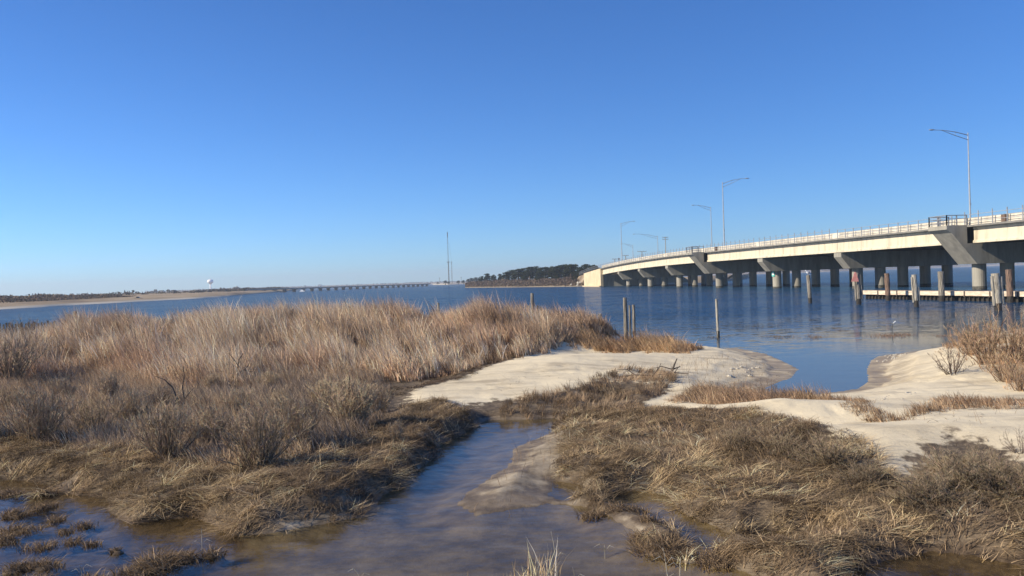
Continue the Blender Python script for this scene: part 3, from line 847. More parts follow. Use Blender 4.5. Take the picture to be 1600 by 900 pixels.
# (pixel x, pixel y of the top, metres behind the shore, proto, width)
trees = [(752, 432, 45, 1, 1.3), (761, 428, 60, 1, 1.4), (771, 429.5, 50, 2, 1.3), (781, 428.5, 62, 3, 1.3), (790, 425.5, 55, 1, 1.4), (799, 422, 66, 2, 1.5), (808, 421, 52, 1, 1.5), (817, 419.5, 66, 2, 1.5), (827, 418, 55, 1, 1.6), (836, 416.5, 70, 2, 1.5),
         (846, 418.5, 58, 3, 1.4), (856, 418, 70, 1, 1.5), (864, 416.5, 55, 2, 1.4), (873, 415.5, 62, 1, 1.5), (881, 413.5, 70, 2, 1.5), (890, 414, 52, 1, 1.4), (898, 411.5, 62, 0, 1.2), (906, 417, 56, 2, 1.3), (915, 414, 66, 1, 1.4), (922, 416.5, 50, 3, 1.3), (929, 412.5, 60, 0, 1.2), (937, 419, 50, 2, 1.3), (842, 425, 38, 2, 1.4), (870, 427, 36, 1, 1.3), (900, 428, 34, 2, 1.3), (820, 430, 40, 1, 1.3), (926, 430, 28, 3, 1.2), (895, 434, 22, 2, 1.3)]
firsts = set()
SI = np.array([s[:2] for s in sh_i]); spx = np.array([PX((s[0], s[1], 0))[0] for s in SI])
for i, (px, py, d, pr, wd) in enumerate(trees):
    D = float(np.interp(px, spx, SI[:, 1])) + d
    top = AT(px, py, D)
    o = pines[pr] if pr not in firsts else copy_tree(pines[pr])
    firsts.add(pr)
    z0 = 1.9
    h = max(2.0, top[2] - z0) / 0.98
    o.location = (top[0], D, z0); s = h
    o.scale = (s * wd, s * wd, s); o.rotation_euler = (0, 0, random.uniform(0, 6.28))
    if i == 0: tag(o, 'short dark pine at the left end of the tree line on the point', 'tree', 'pines on the wooded point')
    elif px == 898: tag(o, 'pointed dark pine rising highest above the tree line of the point', 'tree', 'pines on the wooded point')
    elif px == 929: tag(o, 'pointed dark pine nearest the left end of the highway bridge', 'tree', 'pines on the wooded point')
    else: tag(o, 'dark pine crowded among others in the tree line of the point', 'tree', 'pines on the wooded point')
# low trees beyond the sandy spit
for (px, py) in ((684, 441), (696, 438.5), (701, 440), (716, 438.5), (724, 438), (732, 436), (738, 434.5), (745, 433.5)):
    D = 1050.0 if px < 710 else 980.0
    o = copy_tree(pines[1]); top = AT(px, py, D)
    o.location = (top[0], D, 2.2); h = max(2.5, top[2] - 2.2); o.scale = (h * 2.2, h * 2.2, h); o.rotation_euler = (0, 0, random.uniform(0, 6))
    tag(o, 'far low dark tree on the sandy spit by the radio masts', 'tree', 'low trees by the radio masts')

# ------------------------------------------------------------------ rocks by the bridge end
def rock_mesh(seed):
    rng = np.random.default_rng(seed)
    import bmesh
    bm = bmesh.new(); bmesh.ops.create_icosphere(bm, subdivisions=2, radius=1.0)
    ax = rng.normal(size=(7, 3)); ax /= np.linalg.norm(ax, axis=1)[:, None]; cut = rng.uniform(0.5, 0.9, 7)
    for v in bm.verts:
        p = np.array(v.co)
        for a, c in zip(ax, cut):
            q = p @ a
            if q > c: p = p - a * (q - c)
        v.co = p * np.array([1.0, 0.8, 0.65])
    m = bpy.data.meshes.new('boulder'); bm.to_mesh(m); bm.free(); m.materials.append(MT['rock']); return m
rocks = [rock_mesh(s) for s in range(5)]
rr = np.random.default_rng(4)
def put_rock(p, s, lab, grp):
    o = bpy.data.objects.new('boulder', rocks[rr.integers(5)]); COL.objects.link(o)
    o.location = tuple(p); o.scale = (s * rr.uniform(.8, 1.3), s * rr.uniform(.8, 1.3), s * rr.uniform(.8, 1.2)); o.rotation_euler = tuple(rr.uniform(0, 6, 3))
    tag(o, lab, 'rock', grp)
for k in range(70):
    px = rr.uniform(884, 941); D = float(np.interp(px, spx, SI[:, 1])) + rr.uniform(1, 26)
    p = AT(px, 440, D); f = smooth(884, 940, px)
    put_rock((p[0], D, 0.3 + rr.random() ** 1.5 * 4.5 * f), rr.uniform(0.5, 1.0), 'pale boulder heaped on the bank left of the bridge abutment', 'boulders left of the abutment')
for k in range(60):
    px = rr.uniform(962, 1035); D = float(np.interp(px, spx, SI[:, 1])) + rr.uniform(2, 12)
    p = AT(px, 440, D)
    put_rock((p[0], D, 0.3 + rr.random() * 1.6), rr.uniform(0.5, 1.0), 'pale boulder heaped under the far end of the bridge', 'boulders under the bridge')
for px, py, s in ((1147, 444, .5), (1131, 431, .8), (1141, 433, .7), (1125, 432, .8), (1241, 446, .5)):
    p = AT(px, py, 214 if px < 1200 else 170); put_rock((p[0], p[1], max(p[2], 0.1)), s, 'pale boulder lying among the bridge columns', 'boulders among the bridge columns')

# ================================================================== HIGHWAY BRIDGE
_by = np.array([40, 70, 100, 112, 140, 168, 197, 225, 253, 281, 310, 345, 400, 460.])
_bx = np.array([74, 70.3, 65.4, 63.2, 58.2, 53.0, 48.6, 45.3, 42.4, 39.9, 37.6, 35.3, 32.0, 28.5])
_pc = np.polyfit(_by, _bx, 4)
def bX(y): return float(np.polyval(_pc, y))
def bT(y):
    d = float(np.polyval(np.polyder(_pc), y)); v = np.array([d, 1.0, 0]); return v / np.linalg.norm(v)
def bN(y): t = bT(y); return np.array([-t[1], t[0], 0])
def dz(y): return 8.5 - (0.00012 * (y - 190) ** 2 if y > 190 else 0.0)
def BP(y, e, z):                       # z relative to the road
    p = np.array([bX(y), y, 0]) + bN(y) * e
    return np.array([p[0], p[1], dz(y) + z])
def sweep(mb, prof, y0, y1, step=6.0):
    n = max(1, int(round((y1 - y0) / step))); m = len(prof)
    ys = [y0 + (y1 - y0) * i / n for i in range(n + 1)]
    vs = [BP(y, e, z) for y in ys for e, z in prof]
    fs = []
    for i in range(n):
        for k in range(m):
            k2 = (k + 1) % m
            fs.append((i * m + k, i * m + k2, (i + 1) * m + k2, (i + 1) * m + k))
    fs.append(tuple(range(m))); fs.append(tuple(n * m + k for k in range(m - 1, -1, -1)))
    mb.add(vs, fs)
W_IN = -17.0
PIERS = [56, 84, 110.5, 140, 168, 197, 225, 253, 281]
PLAT = {110.5, 197}
YE = 310
br = empty('highway_bridge', (0, 0, 0))
tag(br, 'long curved concrete highway bridge on round piers across the water', 'bridge')
mb = MB(); sweep(mb, [(4.35, -0.24), (4.35, 0.0), (W_IN - 4.35, 0.0), (W_IN - 4.35, -0.24)], 40, YE + 0.5); mb.build('deck', MT['concrete_slab'], br)
mb = MB(); sweep(mb, [(3.2, 0.003), (3.2, 0.06), (W_IN - 3.2, 0.06), (W_IN - 3.2, 0.003)], 40, YE + 0.5); mb.build('roadway', MT['asphalt'], br)
for e0, nm in ((3.75, 'parapet'), (W_IN - 3.45, 'parapet')):
    mb = MB()
    for a in np.arange(40, YE, 7.0):
        sweep(mb, [(e0, 0.003), (e0 - 0.05, 0.95), (e0 - 0.27, 0.95), (e0 - 0.40, 0.003)], a, min(a + 6.97, YE))
    mb.build('parapet', MT['concrete_parapet'], br)
joints = [40] + PIERS + [YE]
for a, b_ in zip(joints[:-1], joints[1:]):
    mb = MB(); sweep(mb, [(3.35, -0.243), (3.62, -0.243), (3.62, -0.45), (3.5, -0.6), (3.5, -1.9), (3.68, -2.08), (3.68, -2.33), (2.9, -2.33), (2.9, -2.08), (3.2, -1.9), (3.2, -0.6), (3.0, -0.4), (3.0, -0.243)][::-1], a + 0.03 + (1.9 if a in PLAT else 0), b_ - 0.03 - (1.9 if b_ in PLAT else 0))
    mb.build('fascia_girder', MT['concrete_cream'], br)
for e in np.linspace(0.6, W_IN - 3.4, 7):
    mb = MB(); sweep(mb, [(e + .3, -0.243), (e + .3, -2.3), (e - .3, -2.3), (e - .3, -0.243)], 40.2, YE - .2, 14); mb.build('girder', MT['girder_shade_tone'], br)
colr = 0.86
for y in PIERS:
    t = bT(y); th = 3.6 if y in PLAT else 2.2
    if y in PLAT:
        prof = [(7.3, 0.02), (7.3, -0.5), (6.6, -0.95), (4.9, -2.9), (3.0, -5.05), (W_IN - 1.0, -5.05), (W_IN - 3.6, -2.95), (W_IN - 3.6, -2.36), (4.36, -2.36), (4.36, 0.02)]
    else:
        prof = [(3.55, -2.36), (3.55, -3.1), (1.9, -5.05), (W_IN - 1.0, -5.05), (W_IN - 3.4, -3.1), (W_IN - 3.4, -2.36)]
    pts = [BP(y, e, z) - t * th / 2 for e, z in prof]
    mb = MB(); mb.prism(pts, t * th); cap = mb.build('pier_cap', MT['concrete'], br)
    for k in range(5):
        c = BP(y, (1.3 if y < 115 and y in PLAT else 0.0) - k * 4.2, 0)
        mb = MB(); mb.tube([(c[0], c[1], -2.0), (c[0], c[1], 0.35), (c[0], c[1], dz(y) - 5.04)], colr, 20)
        mb.build('column', MT['concrete'], cap, smoothed=False)
        mb = MB(); mb.tube([(c[0], c[1], -1.9), (c[0], c[1], 0.30 + .2 * random.random())], colr + 0.015, 20); mb.build('tide_band', MT['tide'], cap)
# railing: one panel run per span
def posts_run(mb, e, y0, y1, step, h, w, rails, r=0.035):
    n = max(1, int(round((y1 - y0) / step)))
    for i in range(n + 1):
        y = y0 + (y1 - y0) * i / n; p = BP(y, e, 0)
        mb.box((p[0], p[1], p[2] + h / 2 + 0.003), (w, w, h))
    for z in rails:
        mb.tube([BP(y0 + (y1 - y0) * i / n, e, z) for i in range(n + 1)], r, 5)
for a, b_ in zip(joints[:-1], joints[1:]):
    h = 1.75 if a in (84, 140, 168, 197, 225) else 1.4
    mb = MB()
    posts_run(mb, 4.18, a + 1.2, b_ - 1.2, 2.3, h, 0.10, (0.45, 0.9, 1.35)); mb.build('railing', MT['metal'], br)
    mb = MB(); posts_run(mb, W_IN - 4.2, a + 1.2, b_ - 1.2, 2.3, 1.6, 0.09, (0.9, 1.35)); mb.build('railing', MT['metal'], br)
for y in sorted(PLAT):                  # lookout platforms: heavier dark railings
    mb = MB(); t = bT(y)
    cs = [BP(y, 4.3, 0.02) - t * 1.7, BP(y, 7.2, 0.02) - t * 1.7, BP(y, 7.2, 0.02) + t * 1.7, BP(y, 4.3, 0.02) + t * 1.7]
    for a, b_ in zip(cs[:-1], cs[1:]):
        for z in (0.4, 0.85, 1.3): mb.tube([a + (0, 0, z), b_ + (0, 0, z)], 0.06 if z > 1.2 else 0.045, 6)
        for f in (0, 0.5, 1.0):
            p = a * (1 - f) + b_ * f; mb.box((p[0], p[1], p[2] + 0.67), (0.12, 0.12, 1.34))
    mb.build('platform_railing', MT['rail_metal'], br)
# the abutment with its splayed wing wall
A0 = BP(YE, 4.0, 0); A1 = G(943.0, 445.8); A1 = np.array([A1[0], A1[1], 0])
w0 = BP(YE - 1, 4.4, 0)[:2]; dirw = np.array([-0.155, 1.0]); dirw /= np.linalg.norm(dirw)
def wing_pt(s, z): return np.array([w0[0] + dirw[0] * s, w0[1] + dirw[1] * s, z])
mb = MB(); L_ = 26
mb.prism([wing_pt(0, -1), wing_pt(L_, -1), wing_pt(L_, dz(YE) - 1.5), wing_pt(0, dz(YE) - 0.0)], (1.0, 0.15, 0))
mb.build('wing_wall', MT['concrete_tan'], br)
mb = MB(); mb.prism([wing_pt(-0.4, -1) + (-.7, 0, 0), wing_pt(L_, -1) + (-.7, 0, 0), wing_pt(L_, 0.4) + (-.7, 0, 0), wing_pt(-0.4, 0.4) + (-.7, 0, 0)], (0.69, 0.1, 0)); mb.build('footing', MT['concrete_tan'], br)
mb = MB(); mb.prism([BP(YE, 3.3, -2.35), BP(YE, W_IN - 4, -2.35), BP(YE, W_IN - 4, 0) * (1, 1, 0) + (0, 0, -1), BP(YE, 3.3, 0) * (1, 1, 0) + (0, 0, -1)], bT(YE) * 1.5); mb.build('abutment', MT['concrete'], br)
# the approach bank behind it
mb = MB()
for y0 in np.arange(YE + 1.6, 455, 12):
    y1 = y0 + 12
    pr = [(3.3, -0.05), (W_IN - 4, -0.05), (W_IN - 16, -7.5), (8 if y0 > YE + 26 else 3.3, -7.5)]
    vs = [BP(y, e, z) for y in (y0, y1) for e, z in pr]
    mb.add(vs, [(0, 1, 5, 4), (1, 2, 6, 5), (2, 3, 7, 6), (3, 0, 4, 7), (3, 2, 1, 0), (4, 5, 6, 7)])
tag(mb.build('road_embankment', MT['field'], fixn=False), kind='structure')
mb = MB(); posts_run(mb, 4.0, YE + 1, YE + 60, 2.5, 1.6, 0.08, (0.8, 1.55)); 
g_ = mb.build('guard_fence', MT['metal']); tag(g_, 'thin metal fence along the road beyond the far end of the highway bridge', 'fence')
# small brown door-like boxes seen on the walkway behind the rail
for px, lab in ((1122, 'small rust-brown utility box on the bridge walkway beside the tall street lamp'), (1577, 'small dark brown utility box on the bridge walkway at the right edge')):
    ys = np.linspace(60, 300, 500); y = ys[np.argmin([abs(PX(BP(q, 3.4, 0.5))[0] - px) for q in ys])]
    p = BP(y, 3.95, 0.0); b0 = empty('utility_box', (p[0], p[1], p[2])); tag(b0, lab, 'box')
    mb = MB(); mb.box((0, 0, 0.45), (0.35, 0.8, 0.85)); mb.build('cabinet', MT['red_wood'], b0)
    mb = MB(); mb.box((0, 0, 0.90), (0.42, 0.88, 0.05)); mb.build('lid', MT['rust_metal'], b0)
# teal pier plate
p = BP(168, 0.0, 0); pl = G(1206, 428)
ps = empty('pier_sign', (p[0] - 0.9, p[1] - 0.35, 2.9)); tag(ps, 'small teal plate fixed to the near round column of the bridge', 'sign')
mb = MB(); mb.box((0, -0.08, 0), (0.62, 0.05, 1.05), -0.9); mb.build('plate', MT['sign_teal'], ps)
mb = MB(); mb.box((-0.035, -0.11, 0.06), (0.36, 0.02, 0.5), -0.9); mb.build('panel', MT['white'], ps)

# ------------------------------------------------------------------ street lamps
def find_y(px, e, z=0.5, lo=60, hi=305):
    ys = np.linspace(lo, hi, 1200); return ys[np.argmin([abs(PX(BP(q, e, z))[0] - px) for q in ys])]
def lamp(px, e, top_y, tip, label, ext=None, rad=0.12):
    y = find_y(px, e) if ext is None else ext
    p = BP(y, e, 0.0)
    top = AT(PX((p[0], p[1], p[2]))[0], top_y, p[1]); ztop = top[2]
    # direction of the arm across the road
    n = -bN(y) if e > 0 else bN(y)
    tz = AT(tip[0], tip[1], p[1]); arm = abs(tz[0] - AT(PX((p[0], p[1], ztop))[0], top_y, p[1])[0]); rise = tz[2] - ztop
    o = empty('street_lamp', (p[0], p[1], p[2])); tag(o, label, 'street lamp', 'street lamps on the highway bridge')
    H = ztop - p[2]
    mb = MB(); mb.tube([(0, 0, 0), (0, 0, H * .5), (0, 0, H + 0.4)], [rad * 1.3, rad, rad * .65], 8); mb.box((0, 0, 0.1), (0.5, 0.5, 0.2)); mb.build('pole', MT['metal'], o)
    q = lambda f, z: (n[0] * arm * f, n[1] * arm * f, z)
    mb = MB(); mb.tube([q(0, H), q(.35, H + rise * .62), q(.7, H + rise * .95), q(.97, H + rise)], [.07, .06, .05, .04], 6)
    mb.tube([q(0, H - 0.75), q(.35, H - .75 + .75 * .35 + rise * .5), q(.72, H + rise * .93)], [.055, .05, .04], 6)
    mb.tube([q(.35, H + rise * .62), q(.35, H - .75 + .26 + rise * .5)], .03, 5); mb.build('arm', MT['metal'], o)
    c = q(.99, H + rise + .02)
    mb = MB(); mb.ball((0, 0, 0), (0.55, 0.2, 0.11)); hd = mb.build('lamp_head', MT['metal'], o, smoothed=True)
    hd.location = c; hd.rotation_euler = (0, 0, math.atan2(n[1], n[0]))
    mb = MB(); mb.box((p[0] * 0 + .1, 0, H * .3), (0.16, 0.16, 0.3)); mb.build('junction_box', MT['metal'], o)
    return o
lamp(1516, -16.5, 211, (1449, 205), 'tallest street lamp at the right, arm reaching left over the bridge')
lamp(1132, 3.4, 287, (1170, 278), 'tall street lamp mid-bridge with its arm reaching right')
lamp(1113, -16.5, 325, (1082, 321), 'street lamp just left of the tall one, its arm reaching left')
lamp(972, 3.4, 350, (991, 345.5), 'far tall street lamp near the abutment with its arm reaching right')
lamp(1013, -16.5, 370, (990, 366), 'far street lamp left of the double-armed utility pole, arm reaching left')
lamp(985, -16.5, 384, (971, 381), 'smallest, farthest street lamp close behind the right-armed far one', ext=350)

# ------------------------------------------------------------------ utility poles beyond the bridge
def upole(px, top, arms, wpx, D, label, mat='bleached_wood'):
    b0 = AT(px, top, D); o = empty('utility_pole', (b0[0], D, 1.5)); tag(o, label, 'utility pole', 'utility poles beyond the bridge')
    H = b0[2] - 1.5
    mb = MB(); mb.tube([(0, 0, 0), (0, 0, H)], [.26, .17], 8); mb.build('pole', MT[mat], o)
    w = wpx * D / FPX
    for a in arms:
        z = H - a * D / FPX
        mb = MB(); mb.box((0, 0, z), (w, .2, .2)); ca = mb.build('crossarm', MT['old_wood'], o)
        for k in (-.47, -.2, .2, .47):
            mb = MB(); mb.tube([(w * k, 0, z + .1), (w * k, 0, z + .4)], [.1, .07], 6); mb.build('insulator', MT['old_wood'], ca)
upole(1039.5, 370, (1, 4), 9, 420, 'pale utility pole with two crossarms rising above the middle of the bridge', 'bleached_wood')
upole(1003, 392.5, (0.5,), 14, 430, 'dark utility pole with one wide crossarm left of the pale double-armed one', 'old_wood')
upole(977.5, 399, (0.5,), 9, 440, 'dark utility pole with a short crossarm just right of the far tall lamp', 'old_wood')
upole(960.5, 404.3, (0.5,), 8, 440, 'low dark utility pole above the tan abutment, leftmost of the poles', 'old_wood')
b0 = AT(967, 405, 330); o = empty('road_sign', (b0[0], 330, dz(330) - .1)); tag(o, 'small dark square road sign on a post at the far bridge end', 'sign')
mb = MB(); mb.tube([(0, 0, 0), (0, 0, b0[2] - dz(330) + .5)], .06, 6); mb.build('post', MT['metal'], o)
mb = MB(); mb.box((0, -.08, b0[2] - dz(330) + .1), (.75, .05, .9)); mb.build('panel', MT['rail_metal'], o)

# ================================================================== PILINGS AND FENDER
def piling(px, base, top, r, label, mat='old_wood', lean=(0, 0), split=False, parts=1, top2=None):
    p = G(px, base); D = p[1]; H = AT(px, top, D)[2]
    o = empty('piling', (p[0], p[1], 0)); tag(o, label, 'piling', 'old timber pilings in the water')
    lx, ly = lean
    mb = MB()
    n = 14
    def col(cx, cy, z0, z1, rad):
        k = max(3, int((z1 - z0) / 0.25)); pts = []; rd = []
        for i in range(k + 1):
            f = i / k; z = z0 + (z1 - z0) * f
            pts.append((cx + lx * z, cy + ly * z, z)); rd.append(rad * (1 - 0.03 * random.random()))
        mb.tube(pts, rd, n, 0.05)
    col(0, 0, 0.55, H, r)
    if split: 
        col(r * 1.15, -r * .2, 0.5, H * 0.62 if top2 is None else top2, r * .55); col(-r * 1.1, -r * .25, 0.4, H * 0.93, r * .38)
    mb.build('shaft', MT[mat], o)
    mb = MB(); 
    mb.tube([(lx * -1, ly * -1, -1.2), (lx * .3, ly * .3, .3), (lx * .56, ly * .56, .56)], [r * .97, r * .95, r * .93], n, .05)
    mb.build('wet_foot', MT['wet_wood'], o)
    return o, H
gp, gH = piling(1266, 474, 430, 0.20, 'grey piling with a white gull standing on top', lean=(-.04, 0))
piling(1342, 476, 426, 0.23, 'split piling carrying the faded red triangle sign', lean=(-.03, 0), split=True)
piling(1388, 470, 427, 0.24, 'reddish-brown piling through the left end of the pale floating beam', 'red_wood', lean=(-.03, 0))
piling(1432, 480, 429, 0.20, 'narrow weathered piling in front of the beam with a broken second timber', 'bleached_wood', lean=(-.05, 0), split=True)
piling(1472, 471, 424, 0.26, 'stout grey piling behind the pale beam, middle of the row', lean=(-.02, 0))
piling(1560, 486, 427, 0.26, 'thick pale bundled piling in front of the beam, nearest of the row', 'bleached_wood', lean=(-.06, 0), split=True, top2=2.4)
piling(1579, 473, 421, 0.26, 'rust-red piling behind the beam at the right edge', 'red_wood', lean=(-.03, 0))
# plates fixed to pilings (weathered cap boards)
p = G(1342, 476); o = empty('warning_sign', (p[0] - .42, p[1] - .35, AT(1337, 440, p[1])[2])); tag(o, 'faded red triangular warning sign nailed to a split piling', 'sign')
hh = 15 * p[1] / FPX
mb = MB(); mb.prism([(-.34, 0, 0.02), (.34, 0, 0.0), (.10, 0, hh), (-.02, 0, hh)], (0, .03, 0)); mb.build('panel', MT['sign_red'], o)
# gull
gx = gp.location
gl = empty('gull', (gx[0] - .04 * gH, gx[1], gH)); gl.rotation_euler = (0, 0, math.radians(20)); tag(gl, 'white gull with grey wings perched on top of a piling, facing left', 'bird')
import bmesh
def lathe_body(stations, n=14):
    vs = []; fs = []
    for (c, ry, rz) in stations:
        for k in range(n):
            a = 2 * math.pi * k / n; vs.append((c[0], c[1] + ry * math.cos(a), c[2] + rz * math.sin(a)))
    m = len(stations)
    for i in range(m - 1):
        for k in range(n): fs.append((i * n + k, i * n + (k + 1) % n, (i + 1) * n + (k + 1) % n, (i + 1) * n + k))
    fs.append(tuple(range(n))); fs.append(tuple((m - 1) * n + k for k in range(n)))
    return vs, fs
mb = MB()
mb.add(*lathe_body([((.34, 0, .16), .02, .01), ((.27, 0, .17), .05, .03), ((.15, 0, .20), .09, .08), ((.02, 0, .23), .12, .12), ((-.10, 0, .26), .115, .12), ((-.19, 0, .32), .08, .09), ((-.24, 0, .39), .055, .055),
                    ((-.27, 0, .45), .06, .06), ((-.31, 0, .47), .055, .055), ((-.36, 0, .465), .03, .03), ((-.38, 0, .46), .012, .012)]))
mb.build('body', MT['gull_white'], gl, smoothed=True)
for s in (-1, 1):
    mb = MB(); mb.add(*lathe_body([((-.16, s * .10, .30), .012, .03), ((-.05, s * .12, .28), .025, .08), ((.12, s * .10, .24), .025, .07), ((.30, s * .05, .19), .015, .03), ((.42, s * .02, .165), .006, .01)])); mb.build('wing', MT['gull_grey'], gl, smoothed=True)
    mb = MB(); mb.tube([(0, s * .04, .12), (-.01, s * .04, 0.0), (-.06, s * .04, 0.003)], [.012, .009, .012], 6); mb.build('leg', MT['gull_beak'], gl)
mb = MB(); mb.tube([(-.375, 0, .462), (-.43, 0, .452), (-.455, 0, .44)], [.016, .011, .004], 6); mb.build('beak', MT['gull_beak'], gl)
# small white float
p = AT(1307, 432.5, 215)
o = empty('mooring_float', (p[0], 400 * 0 + 215, 0)); p2 = G(1307, 434)
o.location = tuple(p2); tag(o, 'tiny round white float out on the water behind the bridge columns', 'buoy')
mb = MB(); mb.ball((0, 0, .35), (.45, .45, .45)); mb.build('ball', MT['white'], o, smoothed=True)
mb = MB(); mb.tube([(0, 0, .75), (0, 0, 1.1)], .06, 6); mb.build('stem', MT['white'], o)

# floating beam / fender
Fa = G(1350, 467.0); Fb = G(1690, 474.5); fv = Fb - Fa; FL = np.linalg.norm(fv); fd = fv / FL
fe = empty('timber_fender', tuple(Fa), math.atan2(fd[1], fd[0])); tag(fe, 'long pale timber beam on dark uprights low over the water', 'fender')
x = 0; segs = [2.6, 3.0, 2.6, 3.4, 3.2, 3.0, 3.0, 4.0]; k = 0
while x < FL:
    l = segs[k % len(segs)]; k += 1
    mb = MB(); mb.box((x + l / 2, 0, .70 + .01 * (k % 2)), (l - .06, .34, .42)); mb.build('beam', MT['pale_wood'], fe)
    mb = MB(); mb.box((x + .03, -.21, .66), (.10, .08, .5)); mb.build('bracket', MT['rust_metal'], fe)
    x += l
mb = MB(); mb.box((FL / 2, .38, .20), (FL, .25, .72)); mb.build('wale', MT['wet_wood'], fe)
mb = MB()
for q in np.arange(.3, FL, .55): mb.box((q, .1, .12), (.09, .12, .75))
mb.build('uprights', MT['wet_wood'], fe)
mb = MB(); mb.box((FL / 2, .55, .93), (FL, .5, .04)); mb.build('top_plank', MT['rust_metal'], fe)

# thin upright posts near the spit
def stake(px, base, top, w, label, mat='old_wood', lean=0.0, zb=None, cat='post', group='weathered posts round the dune', D=None, name='wooden_post', extra=None):
    if zb is None:
        p = G(px, base); zb = 0
        z0 = -0.6
    else:
        p = G(px, base, zb); z0 = zb - 0.4
    if D: p = AT(px, base, D); z0 = 0.2
    H = AT(px, top, p[1])[2]
    o = empty(name, (p[0], p[1], z0)); tag(o, label, cat, group)
    h = H - z0
    mb = MB(); n = 8; pts = [(lean * h * i / 6, 0, h * i / 6) for i in range(7)]
    mb.tube(pts, [w * (1 - .02 * i) * random.uniform(.93, 1.05) for i in range(7)], n, .06); mb.build('shaft', MT[mat], o)
    if extra:
        zt = h - extra; mb = MB(); mb.tube([(0.02, -.02, z0 * 0 + zt - .06), (0.02, -.02, zt + .06)], w * 1.35, 8); mb.build('collar', MT['rust_metal'], o)
    return o
st = stake(1122.5, 528, 467, 0.075, 'lone pale pole standing in the water right of the sand spit', 'bleached_wood', -.015)
mb = MB(); mb.tube([(0, 0, .2), (-.01, 0, .95)], [.08, .078], 8, .05); mb.build('wet_foot', MT['wet_wood'], st)
stake(978.5, 530, 465, 0.10, 'tallest of three clustered grey posts behind the end of the dune grass', D=37.5)
stake(985, 532, 477, 0.055, 'short thin middle post of three clustered behind the dune grass', D=38.2, lean=.01)
stake(991.5, 532, 476, 0.075, 'right post of three clustered behind the end of the dune grass', D=37.0)
stake(833.5, 520, 458, 0.085, 'tall grey post beside the picket fence behind the dune grass', D=38.0)
stake(686.5, 520, 473, 0.06, 'short post tip showing above the middle of the dune grass', D=39.5)
stake(118.5, 520, 486, 0.10, 'short thick grey post above the grass at the left', D=40.5)
stake(108, 520, 490.5, 0.06, 'low thin post just left of the thick grey one', D=40.6)
stake(939, 520, 490, 0.07, 'grey end post of the leaning pickets by the dune tip', D=36.5)

def pickets(px0, px1, top0, top1, n, D, label, mat, w=.045):
    o = empty('picket_fence', (AT(px0, 500, D)[0], D, 0.4)); tag(o, label, 'fence')
    ox = o.location[0]
    for i in range(n):
        f = i / (n - 1); px = px0 + (px1 - px0) * f; tp = top0 + (top1 - top0) * f + random.uniform(-2, 2)
        q = AT(px, tp, D); x = q[0] - ox; h = q[2] - .4
        mb = MB(); lx = random.uniform(-.04, .04)
        mb.prism([(x - w / 2, 0, 0), (x + w / 2, 0, 0), (x + w / 2 + lx, 0, h), (x - w / 2 + lx, 0, h * .995)], (0, .02, 0)); mb.build('picket', MT[mat], o)
    x1 = AT(px1, 500, D)[0] - ox
    mb = MB(); zz = AT(px0, max(top0, top1) + 8, D)[2] - .4
    for z in (zz, zz - .5): mb.tube([(0, .03, z), (x1 / 2, .03, z - .05), (x1, .03, z)], .012, 5)
    mb.build('wire', MT['rust_metal'], o)
pickets(815, 832, 481, 474, 5, 38.1, 'pale thin pickets stepping up to the tall post', 'bleached_wood', .06)
pickets(836, 852, 475, 484, 7, 38.3, 'dark thin pickets stepping down right of the tall post', 'old_wood', .05)
pickets(914, 938, 493, 491, 8, 36.4, 'leaning pale pickets half sunk in dune grass near the three posts', 'bleached_wood', .05)
pickets(-60, 84, 508, 502, 30, 41.0, 'row of short dark pickets at the left edge beyond the grass', 'wet_wood', .09)

# ================================================================== FAR THINGS
# low causeway bridge
C0 = np.array([AT(372, 450, 640)[0], 640.0]); C1 = np.array([AT(668, 445, 1080)[0], 1080.0])
cb = empty('causeway_bridge', (0, 0, 0)); tag(cb, 'low distant trestle bridge with many short piers across the water', 'bridge')
dv = C1 - C0; cl = np.linalg.norm(dv); dv /= cl; nv = np.array([-dv[1], dv[0]])
def cp(s, o_, z): q = C0 + dv * s + nv * o_; return (q[0], q[1], z)
mb = MB(); mb.prism([cp(0, -4.5, 2.45), cp(0, 4.5, 2.45), cp(0, 4.5, 3.25), cp(0, -4.5, 3.25)], (dv[0] * cl, dv[1] * cl, 0)); mb.build('deck', MT['concrete'], cb)
mb = MB(); mb.prism([cp(0, -4.5, 3.26), cp(0, -4.2, 3.26), cp(0, -4.2, 3.6), cp(0, -4.5, 3.6)], (dv[0] * cl, dv[1] * cl, 0)); mb.build('parapet', MT['concrete_slab'], cb)
for s in np.linspace(4, cl - 4, 27):
    mb = MB(); mb.prism([cp(s, -1.5, -1), cp(s, 1.5, -1), cp(s, 1.5, 2.0), cp(s, 3.6, 2.44), cp(s, -3.6, 2.44), cp(s, -1.5, 2.0)], (dv[0] * 1.2, dv[1] * 1.2, 0)); mb.build('pier', MT['concrete_slab'], cb)
